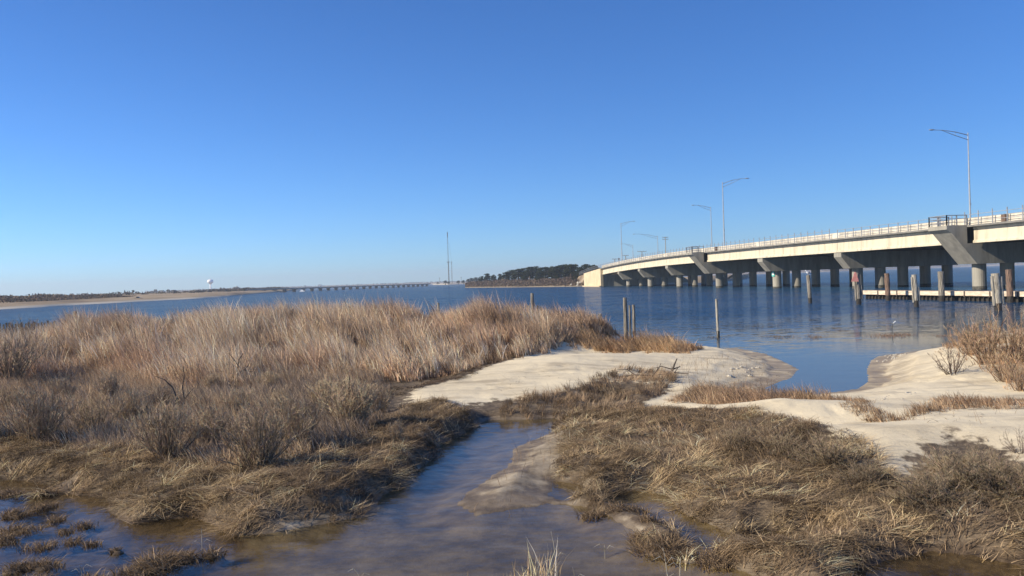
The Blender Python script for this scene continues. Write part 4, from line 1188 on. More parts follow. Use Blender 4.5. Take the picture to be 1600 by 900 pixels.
# shore houses
def house(px, base_y, D, w, h, label, wall, rh=.45, z0=3.0, name='house', chim=False):
    p = AT(px, base_y, D); sc_ = D / FPX; W, Hh = w * sc_, h * sc_
    o = empty(name, (p[0], D, z0)); tag(o, label, 'house' if name == 'house' else 'building', 'houses on the far shore')
    hw = Hh * (1 - rh)
    mb = MB(); mb.box((0, 0, hw / 2), (W, W * .8, hw)); mb.build('wall', MT[wall], o)
    mb = MB(); mb.prism([(-W * .54, -W * .43, hw + .02), (W * .54, -W * .43, hw + .02), (W * .25, -W * .43 + W * .2, Hh), (-W * .25, -W * .43 + W * .2, Hh)], (0, W * .6, 0)); rf = mb.build('roof', MT['roof'], o)
    if chim: mb = MB(); mb.box((W * .15, 0, Hh + .4), (.9, .9, 1.4)); mb.build('chimney', MT['house_tan'], rf)
    for k in (-.27, .27):
        mb = MB(); mb.box((W * k, -W * .4 - .03, hw * .55), (W * .2, .08, hw * .35)); mb.build('window', MT['window'], o)
hs_ = [(243, 900, 4.2, 4.2, 'square dark house sticking up highest left of the water tower', 'house_grey', 0.2),
       (237, 920, 5, 2, 'low grey house just left of the square dark one', 'house_grey', .5),
       (252, 940, 9, 2.4, 'wide grey roofed house right of the square dark one', 'house_white', .5),
       (263, 900, 4, 3.6, 'dark house with raised end standing left of the long low building', 'house_grey', .3),
       (271, 960, 8, 2.4, 'long low grey-green house between the square house and the water tower', 'house_grey', .4),
       (313, 1000, 2, 2.2, 'tiny dark hut left of the water tower foot', 'house_grey', .5),
       (322, 1050, 7, 1.6, 'low pale building at the left of the water tower foot', 'house_white', .4),
       (334, 1050, 6, 2.4, 'grey building at the right of the water tower foot', 'house_grey', .4),
       (345, 980, 3, 3.8, 'dark peaked house first to the right of the water tower', 'house_grey', .6),
       (350, 1000, 3.6, 3.2, 'second dark peaked house right of the water tower', 'house_grey', .6),
       (357, 1020, 6, 2.2, 'grey house between the peaked pair and the big roof', 'house_tan', .4),
       (369, 1000, 9.5, 4.0, 'largest roofed house right of the water tower with chimneys', 'house_grey', .5),
       (386, 1060, 10, 2.6, 'wide low house behind the start of the causeway bridge', 'house_grey', .5),
       (419, 1100, 3.6, 3.0, 'dark boxy house above the left end of the causeway bridge', 'house_grey', .3),
       (429, 1100, 5, 3.0, 'wider dark house second above the causeway bridge', 'house_grey', .3),
       (408, 820, 6, 1.6, 'small bright white building under the left end of the causeway', 'house_white', .3),
       (432, 860, 4, 1.8, 'white peaked shed under the causeway near the beach', 'house_white', .6),
       (187, 800, 2.2, 2.0, 'small pale cottage among scrub on the left far shore', 'house_tan', .5),
       (200, 820, 6, 1.8, 'low dark roofed house on the left far shore skyline', 'house_grey', .6),
       (131, 620, 8, 1.8, 'pale flat-roofed building in the dunes of the left far shore', 'house_white', .3),
       (112, 620, 5, 2.2, 'pale bluff-side house at the left of the far shore', 'house_tan', .4)]
for (px, D, w_, h_, lab, wl, rh) in hs_:
    top = None
    house(px, 455, D, w_ * 1.05, h_ + 1.2, lab, wl, rh, z0=3.0 if px < 400 else 2.4, chim=px in (369,))
house(500, 447, 1500, 5.6, 5.2, 'pale block building standing above the middle of the causeway bridge', 'house_white', .12, z0=2.0)
# white boat moored by the causeway
p = G(472.5, 455.8); o = empty('white_boat', (p[0], p[1], 0)); tag(o, 'white cabin boat in front of the causeway piers', 'boat')
mb = MB(); mb.prism([(-1.9, -.8, .0), (1.7, -.8, .0), (2.4, -.8, .8), (-2.0, -.8, .75)], (0, 1.6, 0)); mb.build('hull', MT['white'], o)
mb = MB(); mb.prism([(-1.3, -.6, .81), (.9, -.6, .81), (.4, -.6, 1.7), (-1.2, -.6, 1.7)], (0, 1.2, 0)); mb.build('cabin', MT['white'], o)
# water tower
p = AT(328.5, 437, 1500); o = empty('water_tower', (p[0], 1500, 2.5)); tag(o, 'white water tower with a round tank on a single stem', 'water tower')
zt = AT(328.5, 436.2, 1500)[2] - 2.5; R = 4.7 * 1500 / FPX
mb = MB(); prof = [(1.5, 0), (2.2, -0.0)]
def lathe(mb, prof, n=28):
    vs = []; fs = []
    for r_, z_ in prof:
        for k in range(n): a = 2 * math.pi * k / n; vs.append((r_ * math.cos(a), r_ * math.sin(a), z_))
    for i in range(len(prof) - 1):
        for k in range(n): fs.append((i * n + k, i * n + (k + 1) % n, (i + 1) * n + (k + 1) % n, (i + 1) * n + k))
    fs.append(tuple(range(n))); fs.append(tuple((len(prof) - 1) * n + k for k in range(n)))
    mb.add(vs, fs)
mb = MB(); lathe(mb, [(3.2, 0), (1.9, 1.8), (1.25, 4), (1.25, zt - 2.0 * R * .85)]); mb.build('stem', MT['tank_white'], o, smoothed=True)
mb = MB(); hT = R * 1.55
lathe(mb, [(1.2, zt - hT - 1.2), (2.2, zt - hT - .1)] + [(R * math.sin(math.acos(max(-1, min(1, -c)))), zt - hT / 2 + c * hT / 2) for c in np.linspace(-.86, 1, 14)]); mb.build('tank', MT['tank_white'], o, smoothed=True)
# radio masts
def mast(px, top, base, D, w0, w1, label, name='radio_mast', guy=None):
    b = AT(px, base, D); tp = AT(px - (base - top) * 0.0328, top, D)
    o = empty(name, (b[0], D, 2.5)); tag(o, label, 'radio mast', 'radio masts on the sandy spit')
    H = tp[2] - 2.5
    mb = MB(); m = int(H / 4)
    cor = [(math.cos(a), math.sin(a)) for a in (0.5, 2.6, 4.7)]
    for i in range(m):
        f0, f1 = i / m, (i + 1) / m; a0 = w0 + (w1 - w0) * f0; a1 = w0 + (w1 - w0) * f1
        for j in range(3):
            c, d = cor[j], cor[(j + 1) % 3]
            mb.tube([(c[0] * a0, c[1] * a0, H * f0), (c[0] * a1, c[1] * a1, H * f1)], .07, 4)
            mb.tube([(c[0] * a0, c[1] * a0, H * f0), (d[0] * a1, d[1] * a1, H * f1)], .045, 4)
    mb.build('lattice', MT['rust_metal'], o); return o, H
o, H = mast(701.5, 362, 441, 1050, .75, .45, 'tall thin lattice radio mast with a thicker lower half')
hb2 = AT(701.0, 409.5, 1050)[2] - 2.5
mb = MB(); mb.tube([(0, 0, 0), (0, 0, hb2)], .38, 6); mb.box((0, 0, hb2), (3.4, 1.5, .8)); mb.build('lower_column', MT['rust_metal'], o)
mb = MB(); mb.tube([(0, 0, H - 1), (0, 0, H - 7)], .55, 6); mb.build('antenna', MT['rust_metal'], o)
o, H2 = mast(706.5, 409.5, 441, 1050, .55, .35, 'shorter thin radio mast just right of the tall one')
mb = MB(); mb.tube([(0, 0, H2), (-2.0, 0, H2 + 24), (-3.2, 0, H - 14)], .05, 4); mb.build('stay_wire', MT['rust_metal'], o)
mb = MB(); mb.box((0, 0, H2), (1.8, 1, .6)); mb.build('antenna', MT['rust_metal'], o)
for px, tp in ((686.8, 433.5), (720.5, 432.5)):
    b = AT(px, tp, 1050); o = empty('utility_pole', (b[0], 1050, 2.5)); tag(o, 'tiny far utility pole %s of the radio masts' % ('left' if px < 700 else 'right'), 'utility pole')
    mb = MB(); mb.tube([(0, 0, 0), (0, 0, b[2] - 2.5)], .2, 5); mb.build('pole', MT['old_wood'], o)
    mb = MB(); mb.box((0, 0, b[2] - 3.2), (2.2, .2, .2)); mb.build('crossarm', MT['old_wood'], o)
# dark pickup on the far beach
p = G(215, 470.6); o = empty('pickup_truck', (p[0], p[1], 0.38), 0.25); tag(o, 'dark pickup truck parked on the far beach at the water edge', 'pickup truck')
mb = MB(); mb.prism([(-2.0, -.75, .35), (-2.0, -.75, .95), (-.3, -.75, .95), (.75, -.75, .98), (1.85, -.75, .9), (1.95, -.75, .35)], (0, 1.5, 0)); mb.build('body', MT['truck_paint'], o)
mb = MB(); mb.prism([(-.45, -.66, .96), (-.25, -.66, 1.45), (.45, -.66, 1.45), (.85, -.66, .99)], (0, 1.32, 0)); mb.build('cab', MT['window'], o)
for x in (-1.3, 1.25):
    for s in (-.78, .62):
        mb = MB(); mb.tube([(x, s, .33), (x, s + .16, .33)], .34, 14); mb.build('wheel', MT['rubber'], o)

# ================================================================== GRASS AND BRUSH
def scatter(poly, dens, rng, grow=0.0):
    poly = np.array([p[:2] for p in poly]); lo = poly.min(0); hi = poly.max(0)
    n = int((hi[0] - lo[0]) * (hi[1] - lo[1]) * dens)
    x = rng.uniform(lo[0], hi[0], n); y = rng.uniform(lo[1], hi[1], n)
    jx_ = x + 0.25 * noise(x, y, 0.7, 71); jy_ = y + 0.25 * noise(x, y, 0.7, 72)
    k = inside(jx_, jy_, poly)
    # keep to what the picture could see from about here
    k &= (np.abs(x) < 0.78 * y + 4.0)
    return x[k], y[k]
WIND = math.pi * 0.97      # tips lean to the left
def tall_grass(field, poly, dens, hmin, hmax, cols, w, rng, width=0.013, lean=(0.05, 0.75), seed=0, tuft=9, patch=2.2, wind=WIND, gap=0.0, clump=0.5):
    cx, cy = scatter(poly, dens, rng)
    z = ground(cx, cy); k = (z > -0.01) & (fbm(cx, cy, 1.3, 55 + seed, 3) > gap - 1.0 * (gap == 0)); cx, cy = cx[k], cy[k]
    n = len(cx)
    hh = hmin + (hmax - hmin) * np.clip(0.5 + 0.75 * fbm(cx, cy, patch, 90 + seed, 3), 0, 1)
    tone = 1 + 0.5 * fbm(cx, cy, 1.8, 95 + seed, 3) + rng.normal(0, .14, n)
    mixn = np.clip(0.5 + 1.3 * fbm(cx, cy, 3.0, 99 + seed, 3) + rng.normal(0, .15, n), 0, 0.999)
    ci = (mixn * len(cols)).astype(int)
    m = tuft
    P = np.repeat(np.column_stack([cx, cy, np.zeros(n)]), m, 0); P[:, :2] += rng.normal(0, 0.05, (n * m, 2))
    P[:, 2] = ground(P[:, 0], P[:, 1]) - 0.02
    ed_ = smooth(-0.15, 1.0 if hmax > .8 else .45, sdist(cx, cy, poly)); hh = hh * (0.35 + 0.65 * ed_) * (1 + clump * 0.45 * fbm(cx, cy, .8, 60 + seed, 2))
    if hmax > 1.2: hh = hh * (0.4 + 0.6 * smooth(-25, -18.5, cx))
    L = np.repeat(hh, m) * rng.uniform(0.5, 1.15, n * m)
    az = wind + np.repeat(rng.normal(0, .7, n), m) + rng.normal(0, .8, n * m)
    t0 = np.abs(rng.normal(lean[0], .12, n * m)); t1 = lean[1] * rng.uniform(.4, 1.5, n * m) * np.repeat(rng.uniform(.6, 1.3, n), m)
    c = np.array(cols)[np.repeat(ci, m)] * np.repeat(tone, m)[:, None] * np.clip(1 + rng.normal(0, .34, (n * m, 1)), .3, 1.9)
    W = width * rng.uniform(.5, 1.5, n * m)
    field.add(*blades(P, az, L, W, t0, t1, np.clip(c, .015, .75), 3, sd=seed))

def thatch(field, poly, dens, rng, cols, seed=0, lmin=.14, lmax=.48, tuft=26, width=.009, swirl=1.4, flat=(1.42, 1.66), main=0.15, upr=0.012, tone_amp=.5):
    cx, cy = scatter(poly, dens, rng)
    z = ground(cx, cy); k = (z > -0.015) & ((fbm(cx, cy, .55, 35, 3) > -.36) | (tuft < 12)); cx, cy = cx[k], cy[k]; n = len(cx)
    ang = main + math.pi * 0.9 * fbm(cx, cy, swirl, 120 + seed, 2) * 1.6 + rng.normal(0, .25, n)
    tone = 1 + tone_amp * fbm(cx, cy, 1.0, 125 + seed, 3) * 1.6 + rng.normal(0, .15, n)
    mixn = np.clip(0.5 + 1.2 * fbm(cx, cy, 1.5, 129 + seed, 3) + rng.normal(0, .2, n), 0, .999); ci = (mixn * len(cols)).astype(int)
    m = tuft
    P = np.repeat(np.column_stack([cx, cy, np.zeros(n)]), m, 0); P[:, :2] += rng.normal(0, .05, (n * m, 2)); P[:, 2] = ground(P[:, 0], P[:, 1]) - .01
    az = np.repeat(ang, m) + rng.normal(0, .75, n * m)
    L = rng.uniform(lmin, lmax, n * m) * np.repeat(rng.uniform(.7, 1.15, n), m)
    t0 = rng.uniform(flat[0] - .45, flat[0] + .2, n * m); t1 = rng.uniform(flat[1] - .35, flat[1] + .25, n * m)
    up = rng.random(n * m) < upr; t0[up] = rng.uniform(.0, .5, up.sum()); t1[up] = rng.uniform(.3, 1.0, up.sum()); L[up] *= .6
    c = np.array(cols)[np.repeat(ci, m)] * np.repeat(np.clip(tone, .35, 1.8), m)[:, None] * (1 + rng.normal(0, .25, (n * m, 1)))
    # lift the mats into mounds
    P[:, 2] += 0.05 * rng.random(n * m)
    field.add(*blades(P, az, L, width * rng.uniform(.5, 1.4, n * m), t0, t1, np.clip(c, .012, .7), 3, ground=ground, sd=seed, face=az + math.pi / 2 + rng.normal(0, .5, len(az))))

rng = np.random.default_rng(21)
blond = [(0.57, 0.44, 0.315), (0.70, 0.56, 0.41), (0.53, 0.395, 0.285), (0.34, 0.26, 0.19), (0.58, 0.42, 0.30)]
f = Field()
tall_grass(f, DUNE, 46, .6, 1.42, blond, None, rng, .021, (.08, .95), 1, 9, gap=-.16, clump=1.2)
tall_grass(f, DUNE, 30, .25, .6, [(0.22, 0.16, 0.11), (0.30, 0.22, 0.15), (0.36, 0.25, 0.17)], None, rng, .014, (.2, 1.2), 16, 7)
f.build('dune_grass', MT['blade'], 'tall blond beach grass leaning left along the dune', 'grass')
f = Field()
tall_grass(f, TIP, 60, .12, 1.0, [(0.42, 0.30, 0.185), (0.34, 0.225, 0.14), (0.27, 0.18, 0.115), (0.48, 0.35, 0.22)], None, rng, .015, (.3, 1.4), 2, 10, .8, gap=-.3, clump=1.5)
f.build('dune_tip_grass', MT['blade'], 'orange-brown windblown grass at the tip of the dune', 'grass')
f = Field()
tall_grass(f, MID_L, 60, .22, .75, [(0.42, 0.32, 0.22), (0.30, 0.235, 0.17), (0.54, 0.42, 0.29), (0.25, 0.20, 0.155)], None, rng, .010, (.2, 1.2), 3, 8, 1.6)
f.build('understory_grass', MT['blade'], 'short dull brown grass between the leafless shrubs on the left', 'grass')
straw = [(0.54, 0.425, 0.265), (0.38, 0.295, 0.185), (0.17, 0.13, 0.088), (0.66, 0.535, 0.34), (0.26, 0.20, 0.13)]
f = Field()
thatch(f, THATCH_R, 27, rng, straw, 4, main=0.1)
thatch(f, GP([(tx, ty) for tx, ty in ((1000, 812), (1080, 835), (1150, 850), (1330, 880), (1260, 905), (1110, 890), (1000, 860))], .05), 26, rng, straw, 5, .15, .4)
thatch(f, THATCH_R, 105, rng, [(0.26, 0.20, 0.135), (0.16, 0.12, 0.085), (0.36, 0.28, 0.185), (0.20, 0.15, 0.10)], 24, .08, .24, 9, .009, flat=(1.2, 1.6), upr=.12)
f.build('matted_cordgrass', MT['blade'], 'flattened straw-coloured marsh grass matted over the right bank', 'grass')
f = Field()
thatch(f, THATCH_L, 22, rng, [(0.46, 0.365, 0.235), (0.26, 0.20, 0.135), (0.15, 0.115, 0.082), (0.56, 0.45, 0.29), (0.19, 0.145, 0.10)], 6, .2, .5, main=-.2, upr=.05)
thatch(f, GP([(0, 690), (160, 700), (330, 735), (430, 770), (380, 828), (250, 806), (170, 776), (60, 740), (0, 735)], .2), 12, rng, [(0.50, 0.395, 0.245), (0.38, 0.295, 0.185), (0.56, 0.45, 0.29)], 7, .3, .6, main=.1)
thatch(f, THATCH_L, 100, rng, [(0.22, 0.17, 0.115), (0.14, 0.105, 0.075), (0.32, 0.25, 0.165), (0.115, 0.088, 0.065)], 26, .08, .22, 9, .009, flat=(1.2, 1.6), upr=.14)
f.build('matted_marsh_grass', MT['blade'], 'flattened dark and straw marsh grass along the left creek bank', 'grass')
f = Field()
thatch(f, BANK_R, 34, rng, [(0.30, 0.225, 0.15), (0.18, 0.135, 0.095), (0.125, 0.095, 0.07), (0.40, 0.31, 0.21)], 8, .12, .34, 20, .009, flat=(.5, 1.3), upr=.35)
thatch(f, WRACK, 26, rng, [(0.07, 0.052, 0.04), (0.11, 0.08, 0.06), (0.05, 0.04, 0.032), (0.2, 0.15, 0.1)], 9, .1, .3, 18, .010)
f.build('bank_stubble', MT['blade'], 'short broken grass and dark wrack beside the white sand', 'grass')
f = Field()
brn = [(0.34, 0.245, 0.165), (0.24, 0.175, 0.12), (0.42, 0.31, 0.205), (0.29, 0.205, 0.14)]
tall_grass(f, STRIP_A, 75, .14, .5, brn, None, rng, .010, (.3, 1.2), 10, 9, 1.0)
tall_grass(f, STRIP_B, 85, .12, .45, brn, None, rng, .010, (.3, 1.1), 11, 9, 1.0)
tall_grass(f, BRUSH_R, 17, .3, .8, [(0.40, 0.27, 0.16), (0.32, 0.21, 0.13), (0.46, 0.34, 0.22)], None, rng, .012, (.2, .9), 12, 8, 1.5, gap=-.2, clump=1.2)
f.build('beach_grass', MT['blade'], 'low russet grass in wavy strips across the right-hand sand', 'grass')
f = Field()
dk = [(0.13, 0.105, 0.08), (0.19, 0.15, 0.11), (0.10, 0.08, 0.062), (0.24, 0.18, 0.12)]
tall_grass(f, DARK_R1, 70, .15, .4, dk, None, rng, .008, (.4, 1.4), 13, 9, 1.0)
tall_grass(f, GP([(1420, 760), (1450, 735), (1500, 715), (1550, 728), (1620, 755), (1600, 790), (1450, 790)], .3), 160, .12, .36, dk, None, rng, .009, (.4, 1.4), 17, 9, 1.0)
tall_grass(f, DARK_R2, 70, .15, .42, dk, None, rng, .008, (.4, 1.4), 14, 9, 1.0)
tall_grass(f, GP([(930, 640), (1000, 628), (1050, 648), (1120, 668), (1090, 700), (1000, 690), (930, 670)], .3), 55, .12, .32, [(0.28, 0.19, 0.12), (0.2, 0.145, 0.1), (0.34, 0.25, 0.16)], None, rng, .008, (.3, 1.2), 15, 9)
f.build('dark_low_growth', MT['blade'], 'tangled dark grey-brown low growth along the right sand edge', 'grass')
# tussocks standing in the pools
f = Field()
for i, (tx, ty, r) in enumerate(TUSS):
    n = int(11000 * r * r) + 60
    a = rng.uniform(0, 6.28, n); q = r * np.sqrt(rng.random(n))
    sub = rng.normal(0, .55 * r, (4, 2)); si = rng.integers(0, 4, n); q = q * .75
    P = np.column_stack([tx + sub[si, 0] + np.cos(a) * q * 1.15 + .3 * r * noise(np.cos(a) * 2 + i, np.sin(a) * 2, 1.0, 66), ty + .7 * sub[si, 1] + np.sin(a) * q, np.zeros(n)]); P[:, 2] = np.maximum(ground(P[:, 0], P[:, 1]), -.04) - .01
    az = a * .5 + rng.normal(0.5, .9, n)
    big = 1.0 + (.6 if r >= .25 else 0)
    c = np.array([(0.30, 0.225, 0.145), (0.19, 0.14, 0.095), (0.13, 0.10, 0.07), (0.38, 0.29, 0.19), (0.16, 0.12, 0.085)])[rng.integers(0, 5, n)] * (1 + rng.normal(0, .35, (n, 1)))
    f.add(*blades(P, az, rng.uniform(.07, .24, n) * big * (.6 if r < .1 else 1), .009 * rng.uniform(.6, 1.4, n), rng.uniform(.3, 1.4, n), rng.uniform(1.2, 2.0, n), np.clip(c * .85, .015, .6), 3, ground=lambda x, y: np.maximum(ground(x, y), 0.0), sd=200 + i))
f.build('tussocks', MT['blade'], 'small clumps of dead grass standing in the still pools', 'grass')
# weed showing through the bay
f = Field()
for (x0, x1, y0, y1, n, hmx, cc) in ((1350, 1440, 519, 529, 900, .09, (0.20, 0.13, 0.09)), (1445, 1500, 521, 528, 200, .06, (0.22, 0.15, 0.11)), (1255, 1292, 522, 531, 220, .11, (0.17, 0.12, 0.09)), (1180, 1255, 524, 530, 260, .12, (0.14, 0.11, 0.09)), (1120, 1260, 505, 515, 320, .16, (0.12, 0.11, 0.09)), (1090, 1140, 526, 531, 160, .1, (0.13, 0.11, 0.09)), (1290, 1330, 512, 518, 160, .05, (.16, .12, .09))):
    px = np.clip(rng.normal((x0 + x1) / 2, (x1 - x0) / 4.5, n), x0 - 10, x1 + 10); py = np.clip(rng.normal((y0 + y1) / 2, (y1 - y0) / 5, n), y0, y1) + 1.5 * noise(px, px * 0, 9, 5)
    P = np.array([G(a, b) for a, b in zip(px, py)]); P[:, 2] = -.02
    c = np.array(cc) * (1 + rng.normal(0, .25, (n, 1)))
    f.add(*blades(P, rng.uniform(0, 6.28, n), hmx * rng.uniform(.5, 1.6, n), np.full(n, .014), rng.uniform(.2, 1.0, n), rng.uniform(.6, 1.7, n), np.clip(c, .02, .5), 2, ground=lambda x, y: x * 0.0 + .0, sd=300))
f.build('floating_weed', MT['blade'], 'thin patches of brown weed breaking the calm bay surface', 'weed')
# sprigs and rubbish on sand: dead stalks
f = Field()
for poly, d_ in ((GP([(1060, 570), (1180, 565), (1230, 600), (1130, 640), (1040, 620)], .2), 22), (GP([(1350, 640), (1600, 640), (1600, 720), (1400, 730)], .3), 3), (MUD, 14)):
    x, y = scatter(poly, d_, rng); n = len(x); P = np.column_stack([x, y, ground(x, y)])
    f.add(*blades(P, rng.uniform(0, 6.28, n), rng.uniform(.06, .35, n), np.full(n, .007), rng.uniform(0, .4, n), rng.uniform(.2, .9, n), np.clip(np.array([(0.24, 0.18, 0.125)]) * (1 + rng.normal(0, .3, (n, 1))), .02, .5), 3, sd=400))
for poly, d_ in ((GP([(1040, 606), (1140, 594), (1215, 580), (1240, 573), (1215, 586), (1140, 600), (1040, 614)], .2), 55), (GP([(1060, 560), (1200, 556), (1235, 572), (1120, 590)], .25), 5), (GP([(1300, 690), (1500, 660), (1700, 668), (1700, 720), (1480, 706), (1380, 740)], .4), 7), (GP([(760, 600), (900, 590), (1000, 590), (900, 606), (780, 622)], .3), 6)):
    x, y = scatter(poly, d_, rng); n = len(x); P = np.column_stack([x, y, ground(x, y) + .01])
    f.add(*blades(P, rng.uniform(0, 6.28, n), rng.uniform(.03, .16, n), np.full(n, .012), rng.uniform(1.2, 1.6, n), rng.uniform(1.3, 1.7, n), np.clip(np.array([(0.13, 0.10, 0.075)]) * (1 + rng.normal(0, .4, (n, 1))), .02, .5), 3, ground=ground, sd=410))
f.build('dead_stalks', MT['blade'], 'sparse thin dead stalks sticking out of wet sand and mud', 'grass')

# ------------------------------------------------------------------ shrubs
def shrub_proto(name, seed, stems=46, spread=0.75, twig=9, tips=5, col=(0.16, 0.125, 0.10), droop=0.0, thick=1.0, curve=.35, merge=False):
    """leafless bush about 1 m tall"""
    rng = np.random.default_rng(seed)
    t = empty(name)
    A = []; B = []; RA = []; RB = []; A2 = []; B2 = []; R2 = []
    for s in range(stems):
        az = rng.uniform(0, 6.28); r0 = rng.uniform(0, .16)
        p = np.array([math.cos(az) * r0, math.sin(az) * r0, -.03])
        tilt = rng.uniform(.02, spread); ht = rng.uniform(.6, 1.0) * (1 - .25 * tilt)
        d = np.array([math.sin(tilt) * math.cos(az), math.sin(tilt) * math.sin(az), math.cos(tilt)])
        k = 5; st = ht / k; r = .0115 * thick * rng.uniform(.6, 1.3)
        for i in range(k):
            d = d + rng.normal(0, .10, 3) + np.array([0, 0, curve * .12 - droop * .15]); d /= np.linalg.norm(d)
            q = p + d * st; rn = r * .78
            A.append(p); B.append(q); RA.append(r); RB.append(rn)
            if i >= 1:
                for _ in range(twig // 3):
                    a = p + (q - p) * rng.random(); e = d + rng.normal(0, .42, 3); e[2] += .25; e /= np.linalg.norm(e)
                    l = rng.uniform(.10, .26) * ht; m1 = a + e * l * .5; e2 = e + rng.normal(0, .25, 3); e2[2] += .15; e2 /= np.linalg.norm(e2); b = m1 + e2 * l * .5
                    A2.append(a); B2.append(m1); R2.append(.0038 * thick); A2.append(m1); B2.append(b); R2.append(.0030 * thick)
                    for _ in range(tips):
                        c0 = a + (b - a) * rng.uniform(.2, 1); g = e2 + rng.normal(0, .45, 3); g[2] += .3; g /= np.linalg.norm(g)
                        A2.append(c0); B2.append(c0 + g * rng.uniform(.04, .11)); R2.append(.0022 * thick)
            p = q; r = rn
    n = len(A); m = len(A2)
    cs = np.clip(np.array([col]) * .55 * (1 + rng.normal(0, .2, (n, 1))), .01, .5); ct = np.clip(np.array([col]) * (1 + rng.normal(0, .28, (m, 1))) * (1 + rng.normal(0, .05, (m, 3))), .01, .5)
    R2 = np.array(R2)
    if merge:
        link('branches', segs_mesh('branches', A + A2, B + B2, np.concatenate([RA, R2]), np.concatenate([RB, R2 * .7]), np.concatenate([cs, ct]), 4), MT['twig'], t); return t
    link('stems', segs_mesh('stems', A, B, RA, RB, cs, 5), MT['twig'], t)
    link('twigs', segs_mesh('twigs', A2, B2, R2, R2 * .7, ct, 3), MT['twig'], t)
    return t
grey = (0.38, 0.285, 0.19)
protos = {'a': shrub_proto('bare_shrub', 1, 50, .8, col=grey), 'b': shrub_proto('bare_shrub', 2, 60, .65, col=(0.42, 0.31, 0.205)), 'c': shrub_proto('bare_shrub', 3, 44, .95, col=(0.32, 0.24, 0.16)),
          'd': shrub_proto('bare_shrub', 5, 60, 1.2, col=(0.24, 0.185, 0.125), droop=.5), 'e': shrub_proto('bare_shrub', 6, 34, .9, twig=6, tips=3, col=(0.34, 0.235, 0.155)), 'f': shrub_proto('bare_shrub', 7, 20, 1.0, twig=6, tips=2, col=(0.20, 0.155, 0.125), merge=True)}
used = set()
def shrub(kind, px, py, h, wd, label, group=None, z=.35):
    p = G(px, py, z); g = float(ground(np.array([p[0]]), np.array([p[1]]))[0])
    p = G(px, py, g); g = float(ground(np.array([p[0]]), np.array([p[1]]))[0])
    o = protos[kind] if kind not in used else copy_tree(protos[kind]); used.add(kind)
    o.location = (p[0], p[1], g - .02); o.scale = (h * wd, h * wd, h); o.rotation_euler = (0, 0, random.uniform(0, 6.28)); tag(o, label, 'shrub', group)
    return o
GL = 'bare shrubs on the left bank'
shr = [('a', 62, 692, 1.35, 'grey bare shrub at the left edge in front of the matted grass'),
       ('c', 145, 682, 1.15, 'dark bare shrub second from the left in the front row'),
       ('b', 205, 668, 1.10, 'bare shrub behind the dark gap left of the front row middle'),
       ('a', 262, 716, 1.25, 'bare shrub low in the front row, its feet in straw thatch'),
       ('b', 322, 700, 1.15, 'bare shrub between the two foremost shrubs of the left bank'),
       ('c', 402, 730, 1.40, 'foremost wide spreading grey shrub, its shadow falling to the right'),
       ('a', 462, 702, 1.15, 'bare shrub tucked right behind the foremost one'),
       ('b', 546, 668, 1.40, 'dense round grey shrub beside the dark creek bank, rightmost of the bare ones'),
       ('a', 590, 645, 1.15, 'slimmer grey shrub close behind the dense round one, by the sand'),
       ('b', 508, 640, 1.25, 'grey shrub behind and left of the dense round one'),
       ('c', 440, 650, 1.1, 'dark shrub in the middle row above the foremost one'),
       ('b', 372, 655, 1.15, 'shrub in the middle row right below the black twisted branches'),
       ('c', 250, 640, 1.1, 'dark shrub in the middle row left of the two bare leaning stems'),
       ('a', 172, 628, 1.2, 'shrub in the back row under the blond dune grass at left'),
       ('b', 100, 630, 1.25, 'shrub in the back row near the left edge'),
       ('c', 18, 650, 1.3, 'darkest shrub cut by the left edge of the picture'),
       ('b', -60, 690, 1.3, 'bare shrub just beyond the left edge of the picture'),
       ('c', 12, 585, 2.3, 'tall dark shrub at the left edge before the dark pickets'),
       ('a', -45, 570, 2.3, 'dark shrub outside the left edge near the pickets'),
       ('c', 34, 560, 1.7, 'dark shrub between the pickets and the blond grass at left'),
       ('a', 330, 615, .95, 'small shrub at the foot of the dune grass left of the twisted branches'),
       ('b', 420, 612, 1.0, 'small shrub at the foot of the dune grass right of the twisted branches'),
       ('a', 620, 690, .45, 'low twiggy shrub on the dark creek bank')]
for k, px, py, h, lab in shr: shrub(k, px, py, h * (0.88 if py > 660 else 0.68 if py > 600 else .8), 1.05, lab, GL)
GR = 'low tangled shrubs along the right sand edge'
for k, px, py, h, wd, lab in (('d', 1300, 735, .52, 1.7, 'low dark tangled shrub left of the notch of sand'), ('d', 1348, 758, .40, 1.6, 'small dark shrub right at the notch of sand'), ('d', 1225, 712, .42, 1.7, 'low dark shrub at the middle of the right sand edge'),
                              ('d', 1150, 694, .38, 1.7, 'low dark shrub nearest the orange tuft, left end of the sand edge'), ('d', 1450, 786, .50, 1.7, 'low dark shrub just right of the notch of sand'), ('d', 1510, 766, .62, 1.6, 'highest of the low dark shrubs, backed by sand at right'),
                              ('d', 1575, 778, .55, 1.7, 'low dark shrub toward the right edge below the sand'), ('d', 1540, 742, .42, 1.7, 'low dark shrub at the crest where the sand meets the right-hand growth'), ('d', 1480, 740, .36, 1.7, 'small dark shrub just left of the highest of the low ones'), ('d', 1440, 830, .35, 1.6, 'low dark shrub in straw below the notch of sand'), ('d', 1660, 790, .55, 1.7, 'low dark shrub outside the right edge')):
    shrub(k, px, py, h, wd, lab, GR)
GB = 'russet brush at the right edge'
